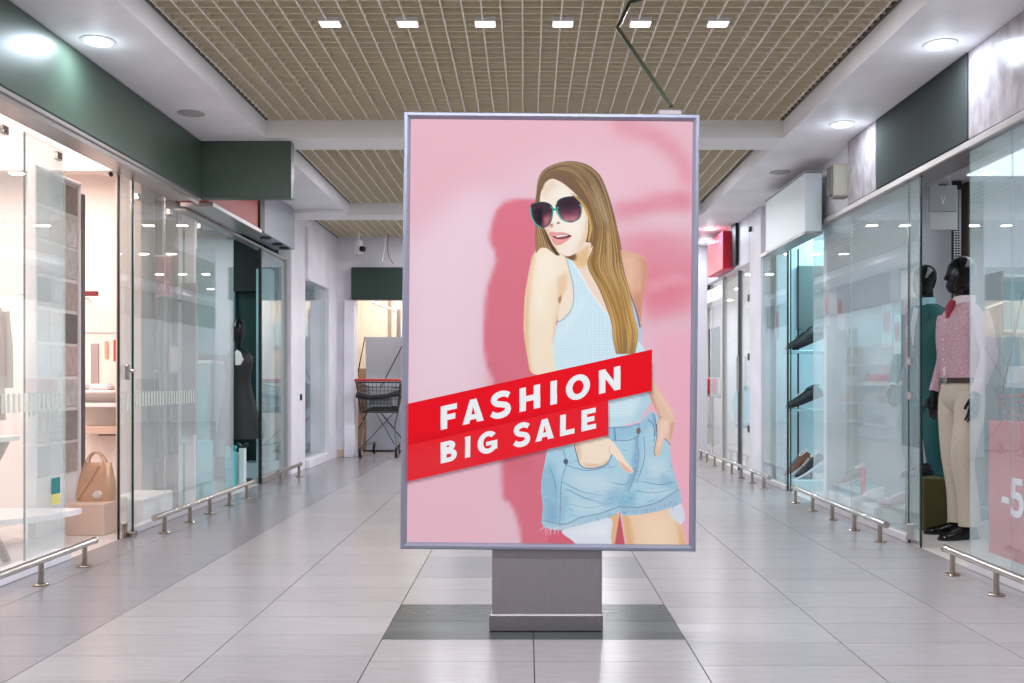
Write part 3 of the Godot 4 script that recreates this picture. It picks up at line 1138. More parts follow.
	soft(fr(one, [638, 372, 654, 372, 654, 415, 632, 424, 640, 400]), c8(166, 200, 220, 150), 4, suit)
	soft(fr(one, [552, 400, 560, 428, 640, 424, 640, 416, 575, 420]), c8(178, 210, 226, 110), 3, suit)
	line(spline(fr(A, [328, 402, 338, 440, 351, 490, 354, 540, 345, 580, 322, 609, 300, 622])), 0.9, 0.9, c8(150, 178, 196))
	line(spline(fr(A, [346, 411, 376, 456, 402, 503, 432, 547, 466, 592, 486, 618])), 1.0, 0.9, c8(238, 246, 250))
	# right strap
	line(spline(fr(A, [508, 384, 518, 430, 527, 480, 545, 540, 563, 590, 577, 640, 580, 690])), 3.2, 4.0, c8(190, 205, 226))
	line(spline(fr(A, [516, 400, 528, 460, 545, 520, 566, 580, 581, 640])), 0.9, 1.6, c8(116, 120, 146))
	# --- left shoulder and arm
	var arm = rounded(fr(A, [203, 440, 213, 398, 232, 373, 256, 364, 290, 373, 320, 396, 333, 425, 338, 460, 330, 505, 312, 545, 303, 585, 292, 640, 284, 700, 292, 780, 300, 800, 215, 800, 196, 740, 184, 660, 184, 600, 188, 530, 196, 480]), 4)
	soft(arm, c8(244, 226, 202), 0.7)
	soft(fr(A, [180, 700, 184, 600, 190, 520, 203, 435, 220, 390, 226, 400, 208, 480, 200, 600, 205, 760, 220, 810, 190, 800]), c8(224, 178, 128, 170), 3, arm)
	soft(fr(A, [225, 400, 260, 375, 300, 390, 310, 450, 270, 500, 250, 620, 225, 620, 222, 480]), c8(250, 238, 222, 200), 7, arm)
	soft(fr(A, [300, 470, 335, 450, 330, 510, 310, 560, 300, 545]), c8(228, 190, 150, 170), 3, arm)
	soft(fr(A, [302, 540, 312, 530, 310, 556, 303, 560]), c8(150, 104, 62, 220), 1.4)
	soft(fr(A, [285, 660, 300, 600, 306, 560, 300, 560, 290, 600, 276, 700]), c8(226, 196, 164, 160), 2, arm)
	soft(rounded(fr(A, [312, 552, 340, 490, 350, 520, 348, 570, 322, 602, 302, 612])), c8(243, 226, 206, 255), 0.8)
	line(spline(fr(A, [205, 432, 226, 380, 256, 364, 300, 378, 328, 404])), 0.5, 0.5, c8(206, 168, 130))
	# --- face
	var face = rounded(fr(C, [240, 215, 265, 180, 300, 165, 350, 185, 402, 225, 452, 275, 484, 312, 497, 360, 502, 420, 498, 480, 480, 538, 440, 580, 390, 606, 344, 588, 302, 542, 272, 482, 250, 440, 236, 400, 226, 300]), 5)
	soft(face, c8(243, 229, 214), 0.5)
	soft(fr(C, [240, 215, 275, 175, 310, 170, 330, 200, 290, 230, 240, 280]), c8(226, 200, 176, 170), 4, face)
	soft(fr(C, [470, 300, 500, 360, 505, 440, 495, 500, 470, 550, 400, 606, 440, 560, 478, 480, 486, 400]), c8(226, 186, 150, 190), 3, face)
	soft(fr(C, [335, 220, 420, 250, 470, 320, 470, 420, 430, 520, 360, 540, 340, 420]), c8(250, 242, 232, 150), 7, face)
	soft(fr(C, [236, 400, 262, 400, 300, 520, 340, 585, 310, 560, 262, 470]), c8(224, 176, 150, 170), 2.4, face)
	# hair strand at the left of the cheek, with the dark gap next to the jaw
	fill(fr(C, [205, 440, 240, 432, 262, 470, 292, 538, 340, 602, 320, 600, 262, 556, 230, 556, 205, 590]), c8(160, 128, 92))
	soft(fr(C, [244, 438, 262, 470, 300, 548, 344, 600, 320, 596, 270, 530, 236, 460]), c8(62, 46, 34, 235), 0.8)
	for i in 9:
		line(fr(C, [205 + i * 5, 440, 212 + i * 7, 500, 214 + i * 10, 560]), 0.5, 0.4, c8(190, 158, 116) if i % 2 else c8(128, 98, 66))
	# nose
	soft(fr(F, [210, 400, 245, 398, 262, 425, 240, 440, 215, 425]), c8(206, 146, 128, 200), 0.9)
	soft(fr(F, [285, 392, 310, 386, 320, 396, 300, 402]), c8(104, 70, 64, 255), 0.5)
	soft(fr(F, [232, 402, 252, 400, 254, 412, 238, 412]), c8(150, 92, 84, 220), 0.6)
	soft(fr(F, [250, 330, 275, 300, 290, 350, 282, 390, 262, 400]), c8(252, 244, 236, 170), 1.4)
	# mouth
	soft(rounded(fr(F, [215, 492, 240, 470, 288, 478, 330, 474, 385, 488, 424, 508, 405, 535, 372, 562, 324, 590, 280, 592, 254, 566, 240, 530])), c8(229, 158, 155), 0.5)
	fill(rounded(fr(F, [252, 516, 300, 508, 350, 494, 422, 507, 396, 524, 344, 541, 300, 538])), c8(96, 44, 54))
	fill(rounded(fr(F, [275, 514, 310, 505, 350, 497, 395, 504, 350, 514, 300, 522])), c8(240, 228, 226))
	soft(rounded(fr(F, [300, 536, 345, 522, 390, 520, 345, 540])), c8(176, 84, 96, 230), 0.5)
	soft(rounded(fr(F, [268, 556, 320, 548, 370, 540, 340, 568, 290, 578])), c8(238, 164, 160, 200), 0.8)
	# --- sunglasses
	var lensR = rounded(fr(F, [290, 220, 318, 182, 378, 161, 450, 156, 488, 172, 506, 222, 508, 282, 488, 342, 440, 374, 390, 376, 342, 358, 306, 312, 289, 264]))
	var lensL = rounded(fr(F, [54, 246, 82, 218, 150, 207, 208, 217, 242, 248, 248, 300, 230, 376, 190, 420, 142, 426, 102, 398, 68, 340]))
	for L in [lensR, lensL]:
		line(L + [L[0], L[1]], 2.1, 2.1, c8(72, 124, 120))
		line(L + [L[0], L[1]], 1.1, 1.1, c8(46, 78, 80))
		fill(L, c8(66, 44, 60))
	soft(fr(F, [300, 290, 400, 300, 505, 270, 500, 390, 330, 390]), c8(142, 78, 98, 255), 4.5, lensR)
	soft(fr(F, [310, 345, 400, 340, 490, 330, 470, 385, 380, 390]), c8(196, 136, 148, 200), 2.5, lensR)
	soft(fr(F, [330, 190, 400, 170, 480, 180, 480, 210, 400, 230, 340, 240]), c8(48, 32, 44, 200), 4, lensR)
	soft(fr(F, [160, 330, 245, 300, 220, 430, 130, 430, 170, 390]), c8(146, 80, 98, 255), 3, lensL)
	soft(fr(F, [170, 350, 240, 330, 215, 410, 180, 420]), c8(190, 120, 132, 190), 2, lensL)
	soft(fr(F, [90, 270, 160, 250, 160, 390, 130, 410, 100, 360]), c8(34, 20, 28, 220), 2.5, lensL)
	line(spline(fr(F, [238, 244, 262, 268, 290, 268, 300, 240])), 2.0, 1.6, c8(44, 150, 138))
	line(spline(fr(F, [292, 270, 308, 318, 344, 364, 390, 382])), 1.3, 1.0, c8(64, 178, 162))
	line(spline(fr(F, [252, 262, 250, 310, 236, 372])), 1.5, 1.0, c8(46, 148, 136))
	line(spline(fr(F, [50, 250, 60, 330, 96, 400, 140, 432])), 1.4, 1.4, c8(70, 172, 160))
	line(fr(F, [498, 226, 540, 240]), 2.0, 1.4, c8(96, 190, 190))
	line(spline(fr(F, [506, 230, 514, 290, 494, 350, 440, 382])), 1.0, 1.0, c8(130, 150, 150))
	# --- hair falling over the right side, drawn as strands between two guide lines
	var inner = spline(fr(one, [548, 169, 570, 178, 587, 200, 597, 226, 592, 250, 588, 266, 600, 290, 611, 320, 613, 340, 616, 354]), 6)
	var outer = spline(fr(one, [556, 164, 588, 165, 606, 190, 614, 220, 620, 250, 623, 270, 629, 290, 634, 315, 638, 334, 635, 354]), 6)
	var out2 = outer.duplicate()
	out2.reverse()
	var hair = inner + out2
	soft(hair, c8(150, 118, 80), 0.5)
	soft(rounded(fr(A, [238, 150, 262, 100, 310, 80, 356, 76, 402, 89, 437, 116, 457, 152, 476, 202, 491, 254, 503, 307, 513, 354, 500, 380, 470, 330, 440, 250, 400, 180, 360, 140, 300, 120, 262, 140, 246, 170])), c8(126, 100, 74), 1.0)
	var hr := RandomNumberGenerator.new()
	hr.seed = 21
	for i in 190:
		var f = hr.randf()
		var f2 = clampf(f + hr.randf_range(-0.14, 0.14), 0.0, 1.0)
		var s = []
		for j in inner.size():
			s.append(inner[j].lerp(outer[j], clampf(lerpf(f, f2, float(j) / inner.size()), 0, 1)))
		var a0 = hr.randi_range(0, inner.size() - 14)
		var a1 = mini(inner.size(), a0 + hr.randi_range(10, 26))
		var tone = float(a0 + a1) / 2.0 / inner.size()
		var warm = c8(118, 92, 64).lerp(c8(212, 160, 84), clampf(tone * 1.25 - 0.15, 0.0, 1.0))
		var dk = hr.randf()
		if dk < 0.33:
			warm = warm.darkened(0.2)
		elif dk > 0.68:
			warm = warm.lerp(c8(226, 196, 146), 0.5)
		warm.a = 1.0
		soft(ribbon_pts(s.slice(a0, a1), 1.5, 0.8, 0.25), Color(warm.r, warm.g, warm.b, 0.8), 0.5)
	# strands across the crown and down the back of the head
	var crownA = spline(fr(A, [228, 215, 240, 150, 275, 110, 330, 100, 385, 150, 420, 210, 445, 290]), 6)
	var crownB = spline(fr(A, [226, 190, 236, 130, 266, 94, 356, 75, 437, 114, 476, 205, 513, 356]), 6)
	for i in 110:
		var f = hr.randf()
		var s = lerp_line(crownA, crownB, f)
		var a0 = hr.randi_range(0, 24)
		var a1 = mini(s.size(), a0 + hr.randi_range(9, 18))
		var col = c8(122, 96, 68).lerp(c8(176, 148, 112), hr.randf())
		if hr.randf() < 0.3:
			col = c8(102, 78, 56)
		soft(ribbon_pts(s.slice(a0, a1), 1.2, 0.8, 0.25), Color(col.r, col.g, col.b, 0.7), 0.5)
	soft(fr(A, [415, 140, 440, 180, 470, 260, 460, 290, 430, 220]), c8(196, 180, 150, 120), 4, hair_back)
	# golden lock next to the cheek
	line(spline(fr(F, [420, 120, 510, 200, 560, 280, 600, 400, 580, 560])), 2.2, 4.0, c8(204, 164, 96), 0.4)
	line(spline(fr(F, [440, 130, 540, 220, 590, 320, 620, 460, 600, 620])), 1.2, 2.0, c8(160, 122, 70), 0.4)
	# --- shorts
	var shorts = fr(G, [146, 372, 138, 415, 130, 455, 127, 500, 133, 545, 129, 598, 136, 612, 162, 619, 192, 622, 242, 607, 300, 592, 345, 580, 372, 562, 381, 577, 432, 573, 490, 563, 540, 549, 566, 534, 560, 505, 545, 460, 531, 410, 527, 362, 505, 330, 492, 268, 470, 250, 432, 288, 400, 297, 338, 300, 200, 340])
	# legs first
	soft(fr(G, [150, 610, 345, 575, 375, 570, 352, 690, 210, 690]), c8(230, 184, 142), 0.6)
	soft(fr(G, [150, 615, 200, 620, 260, 690, 150, 690]), c8(214, 104, 122), 0.8)
	soft(fr(G, [160, 622, 200, 640, 260, 672, 200, 640]), c8(228, 178, 128), 0.8)
	fill(rounded(fr(G, [192, 625, 250, 606, 342, 584, 344, 640, 342, 690, 262, 690, 226, 655])), c8(222, 228, 238))
	soft(fr(G, [200, 625, 260, 620, 330, 600, 340, 640, 300, 640]), c8(236, 240, 246, 200), 4)
	soft(fr(G, [372, 570, 392, 690, 352, 690]), c8(200, 92, 108), 0.6)
	var thigh = fr(G, [378, 572, 430, 572, 490, 560, 545, 545, 562, 600, 574, 640, 586, 690, 400, 690, 386, 640])
	soft(thigh, c8(241, 208, 178), 0.6)
	soft(fr(G, [378, 572, 400, 575, 420, 690, 392, 690]), c8(220, 168, 124, 200), 4, thigh)
	soft(fr(G, [545, 560, 590, 690, 560, 690]), c8(222, 172, 132, 180), 3, thigh)
	soft(fr(G, [440, 590, 520, 580, 540, 690, 450, 690]), c8(248, 222, 196, 160), 8, thigh)
	fill(rounded(fr(G, [523, 562, 560, 540, 574, 582, 562, 602, 545, 592])), c8(214, 222, 234))
	fill(shorts, c8(174, 210, 228))
	# cuffs, light panels and fades of the denim
	soft(fr(G, [200, 430, 330, 440, 400, 420, 380, 520, 330, 560, 220, 560]), c8(182, 212, 228, 200), 8, shorts)
	soft(fr(G, [440, 360, 520, 380, 550, 480, 480, 520, 440, 450]), c8(176, 208, 226, 200), 7, shorts)
	soft(fr(G, [128, 440, 160, 400, 185, 480, 180, 600, 130, 610]), c8(138, 180, 206, 170), 5, shorts)
	soft(fr(G, [395, 500, 430, 440, 432, 330, 420, 330, 410, 430, 380, 520]), c8(118, 162, 194, 170), 3, shorts)
	soft(fr(G, [370, 520, 420, 500, 420, 570, 372, 562]), c8(124, 178, 204, 170), 4, shorts)
	soft(fr(G, [540, 400, 531, 410, 545, 460, 566, 535, 550, 500]), c8(122, 158, 188, 190), 3, shorts)
	soft(fr(G, [340, 300, 400, 297, 432, 288, 470, 252, 480, 290, 430, 330, 345, 345]), c8(150, 194, 218, 190), 3, shorts)
	var cuffL = fr(G, [131, 588, 165, 600, 200, 602, 250, 580, 310, 568, 372, 545, 372, 562, 345, 580, 300, 592, 242, 607, 192, 622, 136, 612])
	soft(cuffL, c8(172, 204, 222, 255), 0.8, shorts)
	var cuffR = fr(G, [374, 548, 430, 548, 490, 532, 556, 492, 566, 534, 540, 549, 490, 563, 432, 573, 381, 577])
	soft(cuffR, c8(164, 196, 218, 255), 0.8, shorts)
	var dr := RandomNumberGenerator.new()
	dr.seed = 5
	for i in 150:
		var x = dr.randf_range(540, 684)
		var y = dr.randf_range(426, 530)
		var l = dr.randf_range(3, 12)
		var sl = dr.randf_range(-0.35, 0.25)
		var cc = c8(196, 222, 234, 150) if dr.randf() < 0.55 else c8(112, 156, 186, 130)
		soft(ribbon_pts(fr(one, [x, y, x + l, y + l * sl]), 0.8, 0.5), cc, 0.6, shorts)
	for w in [[200, 490, 260, 520, 330, 540], [190, 470, 250, 500, 320, 515], [215, 540, 280, 552, 350, 535], [440, 470, 500, 480, 550, 470], [420, 500, 480, 505, 550, 490], [330, 470, 380, 480, 405, 470], [150, 420, 170, 470, 175, 540]]:
		line(spline(fr(G, w)), 0.9, 0.5, c8(104, 146, 176), 0.3)
	for q in [[210, 455, 300, 450, 360, 470, 350, 500, 260, 500], [450, 395, 510, 400, 530, 450, 470, 460], [225, 530, 320, 545, 340, 560, 240, 570], [440, 500, 520, 490, 545, 500, 450, 525]]:
		soft(fr(G, q), c8(206, 226, 236, 150), 5, shorts)
	for q in [[190, 500, 215, 520, 200, 590, 186, 600], [330, 500, 380, 490, 372, 545, 320, 550], [500, 440, 545, 470, 540, 500, 500, 480], [150, 540, 180, 540, 180, 600, 140, 600]]:
		soft(fr(G, q), c8(118, 164, 196, 90), 4, shorts)
	# seams
	for w in [[196, 372, 205, 415, 190, 480, 186, 610], [131, 590, 200, 603, 250, 582, 310, 570, 372, 547], [374, 550, 430, 550, 490, 534, 556, 494], [432, 292, 425, 340, 430, 400, 415, 460, 398, 500], [345, 342, 400, 342, 432, 328], [340, 304, 400, 300, 432, 290], [446, 330, 448, 400, 425, 470]]:
		line(spline(fr(G, w)), 0.8, 0.8, c8(78, 112, 148))
		line(spline(fr(G, w)), 0.25, 0.25, c8(206, 224, 234))
	fill(rounded(fr(G, [198, 403, 206, 400, 212, 408, 207, 417, 198, 413])), c8(92, 104, 118))
	fill(rounded(fr(G, [424, 308, 432, 303, 437, 314, 430, 324, 424, 318])), c8(128, 112, 104))
	line(fr(G, [352, 300, 355, 345]), 2.2, 2.2, c8(132, 184, 212))
	line(fr(G, [356, 300, 359, 345]), 0.6, 0.6, c8(74, 106, 142))
	line(fr(G, [474, 258, 484, 330]), 2.4, 2.4, c8(140, 178, 206))
	line(fr(G, [480, 262, 488, 325]), 0.6, 0.6, c8(74, 100, 138))
	# frayed threads
	for i in 26:
		var x = 131 + i * 4.4
		var y = 612 - maxf(0, (i - 12) * 1.2)
		line(fr(G, [x, y, x + dr.randf_range(-8, 8), y + dr.randf_range(8, 26)]), 0.45, 0.3, c8(222, 216, 226))
	for i in 18:
		var x = 300 + i * 14
		var y = 590 - (i * 2.6 if i < 6 else 14 + (i - 6) * 2.0)
		line(fr(G, [x, y - 10, x + dr.randf_range(-6, 8), y + dr.randf_range(-18, 6)]), 0.4, 0.3, c8(90, 116, 148))
	# --- left hand in the pocket
	var hand = rounded(fr(E, [290, 285, 400, 262, 480, 250, 545, 268, 584, 304, 618, 352, 660, 420, 704, 478, 698, 500, 664, 492, 622, 452, 590, 402, 556, 372, 536, 420, 484, 452, 405, 465, 346, 444, 318, 370]), 4)
	soft(hand, c8(246, 226, 206), 0.5)
	soft(fr(E, [300, 300, 340, 300, 350, 440, 320, 380]), c8(222, 184, 152, 190), 2.4, hand)
	soft(fr(E, [350, 430, 480, 440, 540, 400, 560, 372, 536, 424, 484, 456, 405, 468]), c8(224, 188, 160, 180), 1.6, hand)
	soft(fr(E, [590, 402, 640, 440, 704, 490, 690, 505, 640, 480]), c8(232, 172, 146, 200), 1.4, hand)
	line(spline(fr(E, [556, 372, 540, 345, 548, 310])), 0.5, 0.4, c8(208, 166, 136))
	line(spline(fr(E, [300, 300, 320, 380, 346, 446, 405, 468, 484, 455, 536, 422, 558, 372])), 0.9, 0.7, c8(84, 112, 146))
	line(spline(fr(E, [236, 440, 300, 462, 380, 480, 470, 470, 540, 436])), 0.5, 0.5, c8(84, 118, 152))
	# --- right forearm and hand
	var farm = fr(D, [250, -60, 275, -60, 296, 0, 340, 80, 400, 160, 434, 228, 440, 300, 424, 380, 412, 425, 396, 418, 372, 400, 350, 480, 334, 520, 312, 518, 300, 490, 308, 440, 320, 380, 318, 300, 334, 262, 320, 220, 286, 150, 262, 90, 240, 20])
	soft(rounded(farm, 4), c8(230, 192, 170), 0.5)
	soft(fr(D, [250, -40, 280, 40, 300, 140, 330, 210, 340, 260, 322, 300, 322, 230, 280, 150, 250, 60]), c8(196, 148, 128, 200), 2.2, farm)
	soft(fr(D, [300, 20, 345, 95, 405, 170, 432, 240, 420, 260, 370, 180, 320, 90]), c8(240, 206, 184, 170), 2.2, farm)
	soft(fr(D, [340, 280, 400, 270, 410, 330, 370, 390, 340, 480, 320, 480]), c8(244, 214, 196, 180), 2.6, farm)
	soft(fr(D, [415, 290, 442, 290, 420, 400, 405, 415, 410, 350]), c8(206, 152, 134, 190), 1.8, farm)
	line(spline(fr(D, [334, 262, 344, 250, 352, 262])), 0.5, 0.4, c8(150, 104, 88))
	line(spline(fr(D, [318, 300, 320, 380, 308, 440, 300, 490, 312, 520])), 0.6, 0.5, c8(90, 96, 122))
	line(spline(fr(D, [372, 400, 395, 422, 414, 446])), 1.2, 1.0, c8(120, 152, 184))
	line(spline(fr(D, [258, 268, 290, 300, 302, 350, 300, 420])), 0.8, 0.6, c8(96, 126, 160))
	# --- red ribbons with their printed shadow
	soft(fr(R, [10, 440, 820, 255, 824, 384, 10, 572]), c8(84, 40, 50, 120), 2.4)
	soft(fr(R, [600, 270, 996, 90, 996, 210, 820, 250]), c8(70, 70, 86, 120), 2.4)
	fill(fr(R, [0, 422, 820, 238, 820, 375, 0, 563]), c8(235, 34, 48))
	fill(fr(R, [0, 258, 992, 37, 992, 200, 0, 422]), c8(236, 16, 34))
	soft(fr(R, [0, 400, 500, 300, 760, 245, 500, 330, 0, 440]), c8(212, 14, 32, 150), 4, fr(R, [0, 258, 992, 37, 992, 200, 0, 422]))
	soft(fr(R, [0, 440, 300, 375, 300, 500, 0, 560]), c8(228, 58, 64, 150), 10, fr(R, [0, 422, 820, 238, 820, 375, 0, 563]))
	# lettering, upright strokes on a rising base line
	letters("FASHION", [160, 224, 246, 330, 358, 435, 470, 552, 592, 618, 653, 748, 783, 868], 160.0, 355.0, 93.0, 26.0, R)
	letters("BIG SALE", [160, 224, 256, 277, 305, 383, 0, 0, 449, 510, 533, 606, 630, 687, 714, 772], 160.0, 487.0, 83.0, 23.0, R)
	art.convert(Image.FORMAT_RGB8)
	return art

func letters(word, ext, x0, base, cap, sw, R):
	var col = c8(240, 243, 246)
	for i in word.length():
		var a = ext[i * 2]
		var b = ext[i * 2 + 1]
		if b <= a:
			continue
		# unit square (0..1, 0 bottom, 1 top) to the print
		var put = func(list):
			var out = []
			for j in range(0, list.size(), 2):
				var x = lerpf(a, b, list[j])
				var y = base - (x - x0) * 0.2275 - list[j + 1] * cap
				out.append(Vector2(R[0] + x / R[2], R[1] + y / R[2]))
			return out
		var u = sw / (b - a)       # stroke width along x
		var v = sw * 0.86 / cap    # stroke width along y
		match word[i]:
			"F":
				fill(put.call([0, 0, u, 0, u, 1, 0, 1]), col)
				fill(put.call([0, 1, 1, 1, 1, 1 - v, 0, 1 - v]), col)
				fill(put.call([0, 0.60, 0.90, 0.60, 0.90, 0.60 - v, 0, 0.60 - v]), col)
			"E":
				fill(put.call([0, 0, u, 0, u, 1, 0, 1]), col)
				fill(put.call([0, 1, 0.97, 1, 0.97, 1 - v, 0, 1 - v]), col)
				fill(put.call([0, v, 1, v, 1, 0, 0, 0]), col)
				fill(put.call([0, 0.5 + v * 0.5, 0.88, 0.5 + v * 0.5, 0.88, 0.5 - v * 0.5, 0, 0.5 - v * 0.5]), col)
			"L":
				fill(put.call([0, 0, u, 0, u, 1, 0, 1]), col)
				fill(put.call([0, v, 1, v, 1, 0, 0, 0]), col)
			"I":
				fill(put.call([0, 0, 1, 0, 1, 1, 0, 1]), col)
			"H":
				fill(put.call([0, 0, u, 0, u, 1, 0, 1]), col)
				fill(put.call([1 - u, 0, 1, 0, 1, 1, 1 - u, 1]), col)
				fill(put.call([0, 0.5 + v * 0.5, 1, 0.5 + v * 0.5, 1, 0.5 - v * 0.5, 0, 0.5 - v * 0.5]), col)
			"N":
				fill(put.call([0, 0, u, 0, u, 1, 0, 1]), col)
				fill(put.call([1 - u, 0, 1, 0, 1, 1, 1 - u, 1]), col)
				fill(put.call([0, 1, u * 0.9, 1, 1, 0, 1 - u * 0.9, 0]), col)
			"A":
				fill(put.call([0, 0, u * 1.05, 0, 0.5 + u * 0.05, 0.74, 0.5 + u * 0.5, 1, 0.5 - u * 0.5, 1]), col)
				fill(put.call([1, 0, 1 - u * 1.05, 0, 0.5 - u * 0.05, 0.74, 0.5 - u * 0.5, 1, 0.5 + u * 0.5, 1]), col)
				fill(put.call([0.2, 0.36, 0.8, 0.36, 0.8, 0.36 - v * 0.9, 0.2, 0.36 - v * 0.9]), col)
			"O":
				arc_fill(put, 0.5, 0.5, 0.5, 0.53, u, v, 0, 360, col)
			"G":
				arc_fill(put, 0.53, 0.5, 0.53, 0.53, u, v, 42, 322, col)
				fill(put.call([1 - u * 0.95, 0.12, 1, 0.12, 1, 0.54, 1 - u * 0.95, 0.54]), col)
				fill(put.call([1 - u * 1.9, 0.54, 1, 0.54, 1, 0.54 - v * 0.8, 1 - u * 1.9, 0.54 - v * 0.8]), col)
			"B":
				fill(put.call([0, 0, u, 0, u, 1, 0, 1]), col)
				for k in [[0.5, 1.0, 0.90], [0.0, 0.5 + v * 0.4, 1.0]]:
					var y0 = k[0]
					var y1 = k[1]
					var r = (y1 - y0) / 2.0
					fill(put.call([u * 0.5, y1, 0.6, y1, 0.6, y1 - v * 0.9, u * 0.5, y1 - v * 0.9]), col)
					fill(put.call([u * 0.5, y0 + v * 0.9, 0.6, y0 + v * 0.9, 0.6, y0, u * 0.5, y0]), col)
					arc_fill(put, k[2] - 0.42, y0 + r, 0.42, r, u * 0.95, v * 0.9, -90, 90, col)
			"S":
				var pts = put.call([0.93, 0.83, 0.75, 0.92, 0.5, 0.95, 0.24, 0.88, 0.15, 0.72, 0.28, 0.58, 0.52, 0.51, 0.78, 0.43, 0.87, 0.28, 0.76, 0.11, 0.48, 0.05, 0.22, 0.09, 0.03, 0.20])
				var sp = spline(pts, 6)
				line(sp, sw * 0.92 / R[2], sw * 0.92 / R[2], col)

func arc_fill(put, cx, cy, rx, ry, u, v, a0, a1, col):
	var o = []
	var inn = []
	var n = 40
	for k in n + 1:
		var a = deg_to_rad(lerpf(a0, a1, float(k) / n))
		o.append_array([cx + rx * cos(a), cy + ry * sin(a)])
		inn.append_array([cx + (rx - u) * cos(a), cy + (ry - v) * sin(a)])
	# as short quads so that a full ring keeps its hole
	for k in n:
		fill(put.call([o[k * 2], o[k * 2 + 1], o[k * 2 + 2], o[k * 2 + 3], inn[k * 2 + 2], inn[k * 2 + 3], inn[k * 2], inn[k * 2 + 1]]), col)

# ------------------------------------------------------------------ shop interiors
func wallbox(called, label, x0, x1, y0, y1, d0, d1, m):
	var st = mb()
	span(st, x0, x1, y0, y1, d0, d1)
	return struct(called, label, st, m)

func slab_thing(called, label, cat, m, x0, x1, y0, y1, d0, d1, ch = 0.004, group = ""):
	return panel(called, label, cat, x0, x1, y0, y1, d0, d1, m, ch, group)

func part_box(called, parent, c, s, m, ch = 0.004, bs = Basis.IDENTITY):
	var st = mb()
	bbox(st, c, s, ch, bs)
	return obj(called, st, m, parent)

func part_tube(called, parent, pts, r, m, seg = 12):
	var st = mb()
	tube(st, pts, r, seg)
	return obj(called, st, m, parent)

